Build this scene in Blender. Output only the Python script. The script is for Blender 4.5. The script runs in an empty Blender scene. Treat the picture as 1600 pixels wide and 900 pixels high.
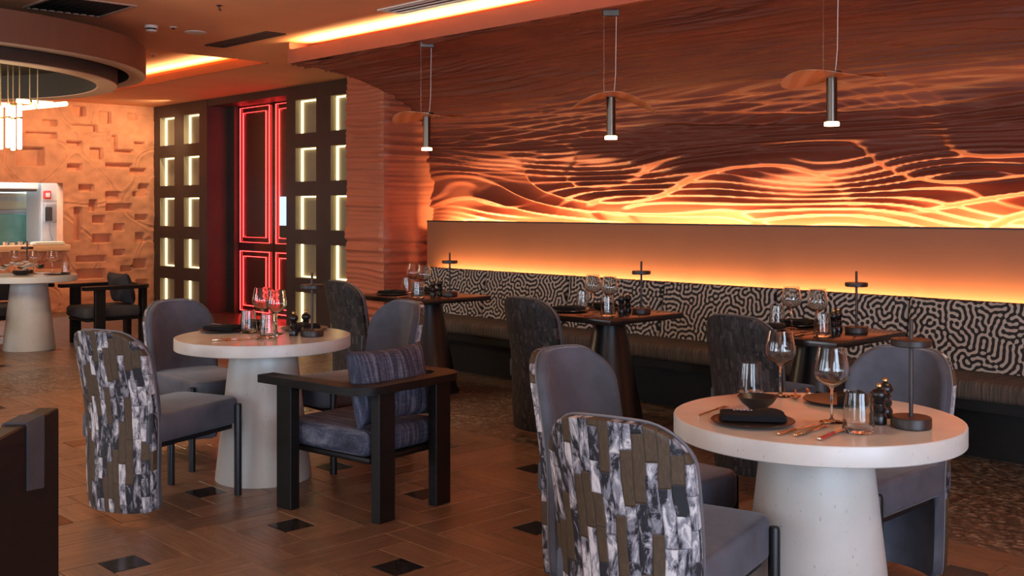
import bpy, bmesh, math, random
import numpy as np
from mathutils import Vector, Matrix

random.seed(7)
RNG = np.random.default_rng(11)
scene = bpy.context.scene
COL = scene.collection
PI = math.pi
R = math.radians

# ------------------------------------------------------------------ camera
cam_d = bpy.data.cameras.new("camera")
cam = bpy.data.objects.new("camera", cam_d)
COL.objects.link(cam)
cam.location = (0, 0, 1.425)
cam.rotation_euler = (PI / 2, 0, math.atan2(.725, .689))
cam_d.sensor_width = 36
cam_d.lens = 1700 / 1600 * 36
cam_d.shift_y = -125 / 1600
cam_d.clip_start = .05
scene.camera = cam

# ------------------------------------------------------------------ world, exposure
world = bpy.data.worlds.new("world")
scene.world = world
world.use_nodes = True
world.node_tree.nodes["Background"].inputs[0].default_value = (.62, .78, 1, 1)
world.node_tree.nodes["Background"].inputs[1].default_value = 1.6
scene.view_settings.view_transform = "Standard"
scene.view_settings.look = "None"
scene.view_settings.exposure = 0.3
scene.view_settings.gamma = 1
scene.view_settings.use_curve_mapping = False
scene.cycles.use_denoising = True
scene.cycles.max_bounces = 8
scene.cycles.diffuse_bounces = 4
scene.cycles.glossy_bounces = 4
scene.cycles.transmission_bounces = 8
scene.cycles.transparent_max_bounces = 12
scene.cycles.caustics_reflective = False
scene.cycles.caustics_refractive = False
scene.cycles.sample_clamp_indirect = 4

WARM = (1.0, .62, .27)
WARMW = (1.0, .74, .48)


def area(name, loc, sx, sy, power, color, direction, spread=180):
    d = bpy.data.lights.new(name, "AREA")
    d.shape = "RECTANGLE"
    d.size, d.size_y = sx, sy
    d.energy, d.color = power, color
    d.spread = R(spread)
    o = bpy.data.objects.new(name, d)
    COL.objects.link(o)
    o.location = loc
    q = Vector(direction).to_track_quat("-Z", "Y").to_matrix()
    # keep the long side along X
    z = -Vector(direction).normalized()
    x = Vector((1, 0, 0)) if abs(z.x) < .7 else Vector((0, 1, 0))
    y = z.cross(x).normalized()
    x = y.cross(z).normalized()
    o.rotation_euler = Matrix((x, y, z)).transposed().to_euler()
    return o


def spot(name, loc, power, color, direction=(0, 0, -1), size=80, blend=.7, radius=.04):
    d = bpy.data.lights.new(name, "SPOT")
    d.energy, d.color = power, color
    d.spot_size, d.spot_blend, d.shadow_soft_size = R(size), blend, radius
    o = bpy.data.objects.new(name, d)
    COL.objects.link(o)
    o.location = loc
    o.rotation_euler = Vector(direction).to_track_quat("-Z", "Y").to_euler()
    return o


# daylight entering by the windows of the end wall
area("window_daylight", (2.86, 1.3, 1.55), 2.2, 1.9, 150, (.62, .77, 1), (-1, 0, .08))
area("window_daylight", (2.86, -1.5, 1.55), 2.2, 1.9, 130, (.62, .77, 1), (-1, .1, .08))
for x in (-9.0, -5.5, -2.0):  # added light from made-up near-wall windows, put in to brighten the ceiling
    area("window_daylight", (x, -2.9, 1.55), 2.1, 1.9, 58, (.84, .91, 1), (0, 1, .30))
# LED tape in the ceiling cove, in the ledge under the carved relief and behind the banquette
for i in range(3):
    area("cove_led", (-8.22 + 3.7 * (i + .5), 5.305, 2.80), 3.66, .03, 60, WARM, (0, -.8, 1))
for i in range(3):
    area("relief_led", (-8.05 + 3.7 * (i + .5), 6.625, 1.262), 3.66, .02, 150, WARM, (0, 1, .06))
for i in range(3):
    area("banquette_led", (-7.9 + 3.6 * (i + .5), 6.482, .79), 3.56, .02, 40, WARM, (0, 1, .22))
# LED tape in the ceiling tray
area("tray_led", (-11.8, 5.86, 2.955), 4.2, .03, 45, WARM, (0, -.7, 1))
# recessed downlights of the dining room ceiling
for (x, y, p) in [(-3.3, 1.2, 55), (-1.2, 4.0, 45), (-5.9, 1.2, 60), (-7.4, 2.2, 110), (-6.3, 4.3, 40), (-12.6, 1.0, 130), (-9.2, 4.7, 100), (-12.6, 3.9, 90)]:
    spot("downlight_beam", (x, y, 2.88), p, WARMW, (0, 0, -1), 115, .9, .05)
# wall washers in front of the clay wall
for y, p in ((4.2, 24), (5.6, 34), (6.85, 74)):
    spot("wall_washer_beam", (-13.9, y, 2.84), p, (1, .74, .44), (-1, -.45, -1.0), 130, .8, .05)
# kitchen strip light
area("kitchen_light", (-16.2, 5.1, 2.2), 1.2, 1.2, 110, (.86, .95, 1), (0, 0, -1))


# ------------------------------------------------------------------ materials
MATS = {}


def nt(name):
    m = bpy.data.materials.new(name)
    m.use_nodes = True
    t = m.node_tree
    b = t.nodes["Principled BSDF"]
    return m, t, b


def rgb(c):
    return (c[0], c[1], c[2], 1)


def coords(t, kind="Object"):
    n = t.nodes.new("ShaderNodeTexCoord")
    return n.outputs[kind]


def mapping(t, vec, scale=(1, 1, 1), rot=(0, 0, 0)):
    n = t.nodes.new("ShaderNodeMapping")
    t.links.new(vec, n.inputs[0])
    n.inputs["Scale"].default_value = scale
    n.inputs["Rotation"].default_value = rot
    return n.outputs[0]


def noise(t, vec, scale=5, detail=4, rough=.55, dist=0):
    n = t.nodes.new("ShaderNodeTexNoise")
    t.links.new(vec, n.inputs["Vector"])
    n.inputs["Scale"].default_value = scale
    n.inputs["Detail"].default_value = detail
    n.inputs["Roughness"].default_value = rough
    n.inputs["Distortion"].default_value = dist
    return n.outputs["Fac"]


def ramp(t, fac, stops, interp="LINEAR"):
    n = t.nodes.new("ShaderNodeValToRGB")
    n.color_ramp.interpolation = interp
    e = n.color_ramp.elements
    while len(e) < len(stops):
        e.new(.5)
    for k, (p, c) in enumerate(stops):
        e[k].position = p
        e[k].color = rgb(c) if len(c) == 3 else c
    t.links.new(fac, n.inputs[0])
    return n.outputs[0]


def mix(t, fac, a, b, mode="MIX"):
    n = t.nodes.new("ShaderNodeMix")
    n.data_type = "RGBA"
    n.blend_type = mode
    for sock, v in ((n.inputs[0], fac), (n.inputs[6], a), (n.inputs[7], b)):
        if isinstance(v, (int, float)):
            sock.default_value = v
        elif isinstance(v, tuple):
            sock.default_value = rgb(v)
        else:
            t.links.new(v, sock)
    return n.outputs[2]


def math_(t, op, a, b=0.0):
    n = t.nodes.new("ShaderNodeMath")
    n.operation = op
    for sock, v in ((n.inputs[0], a), (n.inputs[1], b)):
        if isinstance(v, (int, float)):
            sock.default_value = v
        else:
            t.links.new(v, sock)
    return n.outputs[0]


def bump(t, b, h, strength=.3, dist=.01):
    n = t.nodes.new("ShaderNodeBump")
    n.inputs["Strength"].default_value = strength
    n.inputs["Distance"].default_value = dist
    t.links.new(h, n.inputs["Height"])
    t.links.new(n.outputs[0], b.inputs["Normal"])


def M(name, col, rough=.6, metal=0, var=0.0, scale=6, bmp=0.0, bscale=60, spec=.5, sheen=0, stretch=(1, 1, 1), coat=0):
    m, t, b = nt(name)
    b.inputs["Roughness"].default_value = rough
    b.inputs["Metallic"].default_value = metal
    b.inputs["Specular IOR Level"].default_value = spec
    if sheen:
        b.inputs["Sheen Weight"].default_value = sheen
        b.inputs["Sheen Roughness"].default_value = .35
    if coat:
        b.inputs["Coat Weight"].default_value = coat
        b.inputs["Coat Roughness"].default_value = .15
    v = mapping(t, coords(t), stretch)
    n = noise(t, v, scale, 5)
    k = max(var, .03)
    lo = tuple(c * (1 - k) for c in col)
    hi = tuple(min(1, c * (1 + k)) for c in col)
    t.links.new(ramp(t, n, [(.3, lo), (.7, hi)]), b.inputs["Base Color"])
    if bmp:
        bump(t, b, noise(t, v, bscale, 4), bmp, .004)
    MATS[name] = m
    return m


def EM(name, col, strength):
    m = bpy.data.materials.new(name)
    m.use_nodes = True
    t = m.node_tree
    t.nodes.remove(t.nodes["Principled BSDF"])
    e = t.nodes.new("ShaderNodeEmission")
    e.inputs[0].default_value = rgb(col)
    e.inputs[1].default_value = strength
    t.links.new(e.outputs[0], t.nodes["Material Output"].inputs[0])
    MATS[name] = m
    return m


# plaster family
M("terracotta_plaster", (.40, .135, .062), .62, var=.10, scale=2.5, bmp=.08, bscale=40)
M("panel_plaster", (.25, .083, .034), .55, var=.07, scale=1.6, bmp=.05, bscale=25)
M("relief_plaster", (.180, .045, .024), .5, var=.10, scale=3, bmp=.10, bscale=70, stretch=(.4, 1, 2.2), spec=.3)
M("column_plaster", (.40, .115, .060), .45, var=.10, scale=3, bmp=.10, bscale=70, stretch=(.4, 1, 2.2))
M("ceiling_plaster", (.88, .40, .185), .75, var=.06, scale=1.2)
M("fascia_plaster", (.33, .095, .050), .55, var=.06, scale=2)
M("clay_wall", (.62, .245, .115), .8, var=.16, scale=5, bmp=.25, bscale=30)
M("dark_cladding", (.045, .034, .028), .5, var=.2, scale=3, bmp=.05)
M("niche_lining", (.30, .25, .16), .6, var=.05)
M("black_wood", (.006, .005, .0045), .5, spec=.25, var=.3, scale=8, stretch=(1, 1, 8), bmp=.06, bscale=25)
M("dark_brown_wood", (.020, .014, .010), .45, var=.35, scale=10, stretch=(1, 1, 6), bmp=.06, bscale=25)
M("table_top_dark", (.016, .010, .008), .22, var=.25, scale=9, stretch=(1, 7, 1))
M("black_metal", (.008, .008, .009), .42, spec=.35)
M("black_lacquer", (.006, .006, .007), .32, spec=.45)
M("umber_metal", (.022, .015, .013), .45, metal=.2)
M("brass", (.55, .36, .14), .28, metal=1)
M("gunmetal", (.13, .11, .09), .30, metal=1)
M("steel", (.62, .58, .54), .22, metal=1)
M("gold_steel", (.60, .40, .24), .25, metal=1)
M("velvet", (.060, .065, .084), .72, var=.42, scale=5, bmp=.12, bscale=16, sheen=.18)
M("piping_cord", (.13, .125, .13), .5)
M("black_fabric", (.006, .0055, .006), .9, var=.3, bmp=.2, bscale=200, spec=.2)
M("grey_felt", (.034, .031, .035), .9, var=.15, bmp=.3, bscale=180)
M("charcoal_fabric", (.040, .036, .036), .9, var=.25, bmp=.3, bscale=120)
M("slate_ceramic", (.008, .0075, .008), .36, var=.15)
M("white_paint", (.80, .80, .78), .5)
M("off_white_plastic", (.72, .68, .60), .45)
M("kitchen_white", (.75, .80, .82), .4)
M("kitchen_grey", (.40, .43, .45), .4)
M("kitchen_beige", (.55, .48, .32), .5)
M("kitchen_dark", (.05, .055, .06), .4)
M("hatch_ledge", (.72, .40, .20), .5)
M("red_handle", (.35, .03, .02), .3)
M("red_plastic", (.55, .05, .04), .4)
M("grout", (.20, .145, .105), .85, var=.1)
M("vent_black", (.008, .007, .007), .6)
M("olive_panel", (.028, .021, .011), .5)
M("ring_brown", (.17, .075, .042), .6, var=.08, scale=9, stretch=(1, 1, .2))
M("ring_dark", (.035, .028, .022), .6)
M("ring_lip", (.46, .29, .20), .5)
M("flower_white", (.78, .68, .58), .7)
M("leaf_dark", (.06, .07, .03), .6)
M("towel_cream", (.80, .70, .52), .8)
M("plain_wall", (.42, .20, .11), .7, var=.05)
M("neon_door", (.022, .012, .011), .18, spec=.6)
M("neon_door_frame", (.050, .012, .010), .35)

EM("led_white", (1, .78, .38), 3.2)
EM("neon_red", (1, .030, .028), 9)
EM("tube_light", (1, .74, .38), 4)
EM("pendant_tip", (1, .66, .28), 10)
EM("kitchen_glow", (.55, .78, 1), 1.2)  # emission that stands in for pale light in the door glass

# concrete of the round tables: pale, with little pits
m, t, b = nt("concrete")
v = coords(t)
n1 = noise(t, v, 3, 5)
n2 = noise(t, mapping(t, v, (1, 1, .6)), 95, 2)
pit = ramp(t, n2, [(.69, (0, 0, 0)), (.74, (1, 1, 1))])
base = ramp(t, n1, [(.3, (.47, .45, .405)), (.7, (.58, .56, .51))])
t.links.new(mix(t, pit, base, (.36, .33, .28)), b.inputs["Base Color"])
b.inputs["Roughness"].default_value = .36
bump(t, b, math_(t, "SUBTRACT", 1.0, pit), .3, .004)
MATS["concrete"] = m
m, t, b = nt("concrete_top")
v = coords(t)
t.links.new(ramp(t, noise(t, v, 4, 5), [(.3, (.54, .49, .43)), (.7, (.63, .58, .51))]), b.inputs["Base Color"])
b.inputs["Roughness"].default_value = .22
MATS["concrete_top"] = m

# glass
m, t, b = nt("clear_glass")
t.nodes.remove(b)
g = t.nodes.new("ShaderNodeBsdfGlass")
g.inputs["Roughness"].default_value = 0
g.inputs["IOR"].default_value = 1.45
g.inputs["Color"].default_value = (.97, .98, .98, 1)
t.links.new(g.outputs[0], t.nodes["Material Output"].inputs[0])
MATS["clear_glass"] = m
m, t, b = nt("window_glass")
t.nodes.remove(b)
a1 = t.nodes.new("ShaderNodeBsdfTransparent")
a2 = t.nodes.new("ShaderNodeBsdfGlossy")
a2.inputs["Roughness"].default_value = .02
ms = t.nodes.new("ShaderNodeMixShader")
ms.inputs[0].default_value = .06
t.links.new(a1.outputs[0], ms.inputs[1])
t.links.new(a2.outputs[0], ms.inputs[2])
t.links.new(ms.outputs[0], t.nodes["Material Output"].inputs[0])
MATS["window_glass"] = m
m, t, b = nt("green_glass")
b.inputs["Base Color"].default_value = (.16, .42, .36, 1)
b.inputs["Roughness"].default_value = .12
t.links.new(ramp(t, noise(t, coords(t), 3), [(.3, (.12, .34, .29)), (.7, (.22, .50, .43))]), b.inputs["Base Color"])
MATS["green_glass"] = m
# amber resin petal of the pendants: thin, lets light through
m, t, b = nt("amber_petal")
v = mapping(t, coords(t), (1, 1, 1))
w = t.nodes.new("ShaderNodeTexWave")
w.inputs["Scale"].default_value = 3.2
w.inputs["Distortion"].default_value = 2.5
t.links.new(v, w.inputs["Vector"])
b.inputs["Roughness"].default_value = .25
t.links.new(ramp(t, w.outputs["Fac"], [(.2, (.60, .33, .16)), (.8, (.85, .55, .32))]), b.inputs["Base Color"])
tr = t.nodes.new("ShaderNodeBsdfTranslucent")
tr.inputs[0].default_value = (.8, .45, .2, 1)
tp = t.nodes.new("ShaderNodeBsdfTransparent")
tp.inputs[0].default_value = (1, .72, .5, 1)
m1 = t.nodes.new("ShaderNodeMixShader"); m1.inputs[0].default_value = .45
m2 = t.nodes.new("ShaderNodeMixShader"); m2.inputs[0].default_value = .15
t.links.new(b.outputs[0], m1.inputs[1]); t.links.new(tr.outputs[0], m1.inputs[2])
t.links.new(m1.outputs[0], m2.inputs[1]); t.links.new(tp.outputs[0], m2.inputs[2])
t.links.new(m2.outputs[0], t.nodes["Material Output"].inputs[0])
MATS["amber_petal"] = m


# wood planks: own colour for each plank, grain along the local x axis
m, t, b = nt("wood_plank")
oi = t.nodes.new("ShaderNodeObjectInfo")
ge = t.nodes.new("ShaderNodeNewGeometry")
rnd = math_(t, "FRACT", math_(t, "ADD", oi.outputs["Random"], ge.outputs["Random Per Island"]))
cx = t.nodes.new("ShaderNodeCombineXYZ")
t.links.new(math_(t, "MULTIPLY", rnd, 37.0), cx.inputs[1])
va = t.nodes.new("ShaderNodeVectorMath")
va.operation = "ADD"
t.links.new(coords(t), va.inputs[0])
t.links.new(cx.outputs[0], va.inputs[1])
gv = mapping(t, va.outputs[0], (2.2, 26, 1))
gr = noise(t, gv, 2.0, 6, .6, .6)
c1 = ramp(t, gr, [(.25, (.085, .046, .027)), (.5, (.150, .083, .049)), (.75, (.215, .125, .075))])
c2 = ramp(t, rnd, [(0, (.72, .70, .68)), (1, (1.18, 1.14, 1.1))])
t.links.new(mix(t, 1.0, c1, c2, "MULTIPLY"), b.inputs["Base Color"])
t.links.new(ramp(t, gr, [(.3, (.40, .40, .40)), (.7, (.26, .26, .26))]), b.inputs["Roughness"])
bump(t, b, noise(t, mapping(t, va.outputs[0], (3, 60, 1)), 2.2, 4), .35, .003)
MATS["wood_plank"] = m

# polished black inset tile with faint veins
m, t, b = nt("black_marble")
v = coords(t)
n = noise(t, v, 14, 6, .6, 1.5)
t.links.new(ramp(t, n, [(.49, (.010, .009, .009)), (.515, (.05, .045, .04)), (.54, (.010, .009, .009))]), b.inputs["Base Color"])
b.inputs["Roughness"].default_value = .16
b.inputs["Specular IOR Level"].default_value = .3
MATS["black_marble"] = m

# pebbled stone tile
m, t, b = nt("pebble_stone")
v = coords(t)
vo = t.nodes.new("ShaderNodeTexVoronoi")
vo.inputs["Scale"].default_value = 40
vo.inputs["Randomness"].default_value = 1
wv = t.nodes.new("ShaderNodeVectorMath"); wv.operation = "ADD"
nz = t.nodes.new("ShaderNodeTexNoise"); nz.inputs["Scale"].default_value = 9
sc_ = t.nodes.new("ShaderNodeVectorMath"); sc_.operation = "SCALE"; sc_.inputs[3].default_value = .05
t.links.new(v, nz.inputs["Vector"]); t.links.new(nz.outputs["Color"], sc_.inputs[0])
t.links.new(v, wv.inputs[0]); t.links.new(sc_.outputs[0], wv.inputs[1])
t.links.new(wv.outputs[0], vo.inputs["Vector"])
sp = t.nodes.new("ShaderNodeSeparateColor")
t.links.new(vo.outputs["Color"], sp.inputs[0])
pc = ramp(t, sp.outputs[0], [(0, (.055, .034, .022)), (.45, (.11, .072, .048)), (.8, (.17, .12, .088)), (1, (.28, .22, .17))])
ed = ramp(t, vo.outputs["Distance"], [(.30, (1, 1, 1)), (.75, (.50, .46, .42))])
t.links.new(mix(t, 1.0, pc, ed, "MULTIPLY"), b.inputs["Base Color"])
b.inputs["Roughness"].default_value = .34
bump(t, b, math_(t, "SUBTRACT", 1.0, vo.outputs["Distance"]), .25, .004)
MATS["pebble_stone"] = m


# strip-patchwork fabric of the chair backs: columns of strips, each strip with its own length, cut and brush marks
def patchwork(name, base, light, mid, dark, cut, cw=.030, l0=.08, l1=.20, th=(.45, .51, .545, .63)):
    m, t, b = nt(name)
    v = coords(t)
    nz = t.nodes.new("ShaderNodeTexNoise"); nz.inputs["Scale"].default_value = 6
    t.links.new(v, nz.inputs["Vector"])
    sc = t.nodes.new("ShaderNodeVectorMath"); sc.operation = "SCALE"; sc.inputs[3].default_value = .022
    t.links.new(nz.outputs["Color"], sc.inputs[0])
    ad = t.nodes.new("ShaderNodeVectorMath"); ad.operation = "ADD"
    t.links.new(v, ad.inputs[0]); t.links.new(sc.outputs[0], ad.inputs[1])
    se = t.nodes.new("ShaderNodeSeparateXYZ"); t.links.new(ad.outputs[0], se.inputs[0])
    u = math_(t, "DIVIDE", math_(t, "ADD", se.outputs[0], 3.0), cw)
    ci = math_(t, "FLOOR", u)
    cf = math_(t, "FRACT", u)

    def white(a, c):
        w = t.nodes.new("ShaderNodeTexWhiteNoise"); w.noise_dimensions = "2D"
        co = t.nodes.new("ShaderNodeCombineXYZ")
        t.links.new(a, co.inputs[0])
        if isinstance(c, float):
            co.inputs[1].default_value = c
        else:
            t.links.new(c, co.inputs[1])
        t.links.new(co.outputs[0], w.inputs["Vector"])
        return w.outputs["Value"]
    ln = math_(t, "ADD", math_(t, "MULTIPLY", white(ci, 1.0), l1 - l0), l0)
    w_ = math_(t, "DIVIDE", math_(t, "ADD", math_(t, "ADD", se.outputs[2], 2.0), white(ci, 5.0)), ln)
    ri = math_(t, "FLOOR", w_)
    rf = math_(t, "FRACT", w_)
    cell = white(ci, ri)
    cell2 = white(math_(t, "ADD", ci, 31.0), ri)
    sel = math_(t, "GREATER_THAN", cell, cut)
    ed = math_(t, "MINIMUM", math_(t, "MINIMUM", cf, math_(t, "SUBTRACT", 1.0, cf)),
               math_(t, "MULTIPLY", math_(t, "MINIMUM", rf, math_(t, "SUBTRACT", 1.0, rf)), 4.0))
    edge = ramp(t, ed, [(.02, (1, 1, 1)), (.10, (0, 0, 0))])
    sh_ = t.nodes.new("ShaderNodeVectorMath"); sh_.operation = "ADD"          # every strip gets its own brush marks
    cb = t.nodes.new("ShaderNodeCombineXYZ")
    t.links.new(math_(t, "MULTIPLY", cell, 19.0), cb.inputs[0]); t.links.new(math_(t, "MULTIPLY", cell2, 23.0), cb.inputs[2])
    t.links.new(mapping(t, v, (30, 30, 12)), sh_.inputs[0]); t.links.new(cb.outputs[0], sh_.inputs[1])
    k = math_(t, "ADD", noise(t, sh_.outputs[0], 1.0, 6, .70, .6), math_(t, "MULTIPLY", math_(t, "SUBTRACT", cell2, .5), .20))
    brush = ramp(t, k, [(th[0], dark), (th[1], mid), (th[2], mid), (th[3], light)])
    wv = ramp(t, noise(t, mapping(t, v, (160, 160, 40)), 1, 2), [(.3, tuple(c * .75 for c in base)), (.7, tuple(c * 1.2 for c in base))])
    col = mix(t, sel, wv, brush)
    col = mix(t, math_(t, "MULTIPLY", edge, .45), col, tuple(c * .25 for c in base))
    t.links.new(col, b.inputs["Base Color"])
    b.inputs["Roughness"].default_value = .7
    bump(t, b, math_(t, "SUBTRACT", math_(t, "MULTIPLY", sel, .6), edge), .5, .004)
    MATS[name] = m


patchwork("patchwork_fabric", (.060, .037, .018), (.56, .53, .52), (.19, .185, .21), (.008, .008, .012), .36)
patchwork("dark_patchwork_fabric", (.022, .016, .013), (.060, .050, .046), (.022, .018, .018), (.005, .0045, .005), .35, .016, .03, .08)

# striped navy weave
m, t, b = nt("navy_weave")
v = coords(t)
s1 = noise(t, mapping(t, v, (70, 4, 4)), 1.0, 4, .7)
s2 = noise(t, mapping(t, v, (9, 220, 220)), 1.0, 2, .7)
t.links.new(ramp(t, math_(t, "ADD", math_(t, "MULTIPLY", s1, .75), math_(t, "MULTIPLY", s2, .25)),
                 [(.38, (.012, .014, .026)), (.5, (.035, .042, .075)), (.62, (.14, .15, .19))]), b.inputs["Base Color"])
b.inputs["Roughness"].default_value = .85
bump(t, b, s2, .5, .004)
MATS["navy_weave"] = m

# ribbed seat fabric of the banquette
m, t, b = nt("ribbed_brown")
v = coords(t)
s1 = noise(t, mapping(t, v, (90, 5, 5)), 1.0, 3, .6)
t.links.new(ramp(t, s1, [(.35, (.030, .020, .014)), (.65, (.085, .060, .044))]), b.inputs["Base Color"])
b.inputs["Roughness"].default_value = .85
bump(t, b, s1, .5, .004)
MATS["ribbed_brown"] = m

# maze print: the value comes with the mesh, the edge is cut here
m, t, b = nt("maze_fabric")
at = t.nodes.new("ShaderNodeAttribute"); at.attribute_name = "maze"
t.links.new(ramp(t, at.outputs["Fac"], [(.50, (.014, .010, .009)), (.60, (.40, .33, .27))]), b.inputs["Base Color"])
b.inputs["Roughness"].default_value = .85
bump(t, b, at.outputs["Fac"], .3, .004)
MATS["maze_fabric"] = m


# ------------------------------------------------------------------ mesh helpers
class MB:
    def __init__(self):
        self.v, self.f = [], []

    def add(self, vs, fs):
        o = len(self.v)
        self.v += [tuple(p) for p in vs]
        self.f += [tuple(i + o for i in q) for q in fs]
        return self

    def box(self, x0, x1, y0, y1, z0, z1):
        return self.add([(x0, y0, z0), (x1, y0, z0), (x1, y1, z0), (x0, y1, z0), (x0, y0, z1), (x1, y0, z1), (x1, y1, z1), (x0, y1, z1)],
                        [(3, 2, 1, 0), (4, 5, 6, 7), (0, 1, 5, 4), (1, 2, 6, 5), (2, 3, 7, 6), (3, 0, 4, 7)])

    def rbox(self, x0, x1, y0, y1, z0, z1, r=.01, seg=2):
        bm = bmesh.new()
        bmesh.ops.create_cube(bm, size=1)
        for v in bm.verts:
            v.co = Vector(((x0 + x1) / 2 + v.co.x * (x1 - x0), (y0 + y1) / 2 + v.co.y * (y1 - y0), (z0 + z1) / 2 + v.co.z * (z1 - z0)))
        r = min(r, .49 * min(x1 - x0, y1 - y0, z1 - z0))
        bmesh.ops.bevel(bm, geom=bm.edges[:], offset=r, segments=seg, profile=.5, affect="EDGES")
        self.bm(bm)
        return self

    def bm(self, bm):
        bm.verts.index_update()
        self.add([v.co[:] for v in bm.verts], [[v.index for v in f.verts] for f in bm.faces])
        bm.free()
        return self

    def lathe(self, prof, c=(0, 0, 0), n=24, cap=True):
        vs, fs = [], []
        for (r, z) in prof:
            for k in range(n):
                a = 2 * PI * k / n
                vs.append((c[0] + r * math.cos(a), c[1] + r * math.sin(a), c[2] + z))
        for i in range(len(prof) - 1):
            for k in range(n):
                k2 = (k + 1) % n
                fs.append((i * n + k, i * n + k2, (i + 1) * n + k2, (i + 1) * n + k))
        if cap:
            if prof[0][0] > 1e-4:
                fs.append(tuple(range(n - 1, -1, -1)))
            if prof[-1][0] > 1e-4:
                fs.append(tuple((len(prof) - 1) * n + k for k in range(n)))
        return self.add(vs, fs)

    def cyl(self, p0, p1, r0, r1=None, n=12):
        r1 = r0 if r1 is None else r1
        p0, p1 = Vector(p0), Vector(p1)
        d = (p1 - p0).normalized()
        u = d.orthogonal().normalized()
        w = d.cross(u)
        vs = []
        for p, r in ((p0, r0), (p1, r1)):
            for k in range(n):
                a = 2 * PI * k / n
                vs.append(p + u * (r * math.cos(a)) + w * (r * math.sin(a)))
        fs = [(k, (k + 1) % n, n + (k + 1) % n, n + k) for k in range(n)]
        fs += [tuple(range(n - 1, -1, -1)), tuple(n + k for k in range(n))]
        return self.add(vs, fs)

    def tube(self, path, r, n=8, closed=False):
        P = [Vector(p) for p in path]
        N = len(P)
        vs, fs = [], []
        up = None
        for i in range(N):
            a = P[(i - 1) % N] if closed or i > 0 else P[i]
            c = P[(i + 1) % N] if closed or i < N - 1 else P[i]
            d = (c - a).normalized()
            if up is None:
                up = d.orthogonal().normalized()
            up = (up - d * up.dot(d)).normalized()
            w = d.cross(up)
            for k in range(n):
                t_ = 2 * PI * k / n
                vs.append(P[i] + up * (r * math.cos(t_)) + w * (r * math.sin(t_)))
        for i in range(N if closed else N - 1):
            j = (i + 1) % N
            for k in range(n):
                k2 = (k + 1) % n
                fs.append((i * n + k, i * n + k2, j * n + k2, j * n + k))
        if not closed:
            fs += [tuple(range(n - 1, -1, -1)), tuple((N - 1) * n + k for k in range(n))]
        return self.add(vs, fs)

    def extrude(self, poly, z0, z1):
        n = len(poly)
        vs = [(p[0], p[1], z0) for p in poly] + [(p[0], p[1], z1) for p in poly]
        fs = [tuple(range(n - 1, -1, -1)), tuple(range(n, 2 * n))]
        fs += [(k, (k + 1) % n, n + (k + 1) % n, n + k) for k in range(n)]
        return self.add(vs, fs)

    def build(self, name, mat, parent=None, smooth=True, angle=35):
        me = bpy.data.meshes.new(name)
        me.from_pydata(self.v, [], self.f)
        me.materials.append(MATS[mat])
        if smooth:
            me.polygons.foreach_set("use_smooth", [True] * len(me.polygons))
            me.set_sharp_from_angle(angle=R(angle))
        me.update()
        return link(name, me, parent)


def link(name, me, parent=None):
    o = bpy.data.objects.new(name, me)
    COL.objects.link(o)
    if parent is not None:
        o.parent = parent
    return o


def grid_mesh(name, P, mat, parent=None, keep=None, attr=None, flip=False):
    """P: (rows, cols, 3) numpy array of points."""
    h, w, _ = P.shape
    idx = np.arange(h * w).reshape(h, w)
    q = np.stack([idx[:-1, :-1], idx[:-1, 1:], idx[1:, 1:], idx[1:, :-1]], -1).reshape(-1, 4)
    if flip:
        q = q[:, ::-1]
    if keep is not None:
        q = q[keep.reshape(-1)]
    me = bpy.data.meshes.new(name)
    me.vertices.add(h * w)
    me.vertices.foreach_set("co", P.reshape(-1).astype(np.float32))
    me.loops.add(q.size)
    me.loops.foreach_set("vertex_index", q.reshape(-1).astype(np.int32))
    me.polygons.add(len(q))
    me.polygons.foreach_set("loop_start", np.arange(0, q.size, 4, dtype=np.int32))
    me.polygons.foreach_set("loop_total", np.full(len(q), 4, dtype=np.int32))
    me.update(calc_edges=True)
    me.polygons.foreach_set("use_smooth", [True] * len(q))
    me.materials.append(MATS[mat])
    if attr is not None:
        a = me.attributes.new(attr[0], "FLOAT", "POINT")
        a.data.foreach_set("value", attr[1].reshape(-1).astype(np.float32))
    me.validate()
    return link(name, me, parent)


def empty(name, loc=(0, 0, 0), rz=0):
    o = bpy.data.objects.new(name, None)
    COL.objects.link(o)
    o.location = loc
    o.rotation_euler = (0, 0, rz)
    o.empty_display_size = .1
    return o


def tag(o, label=None, cat=None, group=None, kind=None):
    for k, v in (("label", label), ("category", cat), ("group", group), ("kind", kind)):
        if v:
            o[k] = v
    return o


def struct(o):
    o["kind"] = "structure"
    return o


def kids(o):
    return [c for c in COL.objects if c.parent == o]


def copy_tree(o, parent=None, pool=None):
    pool = pool or {}
    c = o.copy()
    COL.objects.link(c)
    c.parent = parent
    for ch in o.children:
        copy_tree(ch, c)
    return c


def place(proto, used, loc, rz, label, cat, group=None):
    """first use moves the prototype itself, later uses copy it with its parts"""
    o = proto if not used else copy_tree(proto)
    used.append(o)
    o.location = loc
    o.rotation_euler = (0, 0, rz)
    for k in ("label", "category", "group"):
        if k in o:
            del o[k]
    return tag(o, label, cat, group)


def band_noise(h, w, fy0, fx0, seed, aniso=1.0, bw=.25, dy=1.0, dx=1.0):
    """ring-shaped band-pass noise; fx0, fy0 are cycles per unit length"""
    g = np.random.default_rng(seed).standard_normal((h, w))
    F = np.fft.fft2(g)
    ky = np.fft.fftfreq(h, dy)[:, None] / fy0
    kx = np.fft.fftfreq(w, dx)[None, :] / fx0
    k = np.sqrt(ky ** 2 + kx ** 2)
    n = np.real(np.fft.ifft2(F * np.exp(-((k - 1) / bw) ** 2)))
    return n / n.std()


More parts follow.
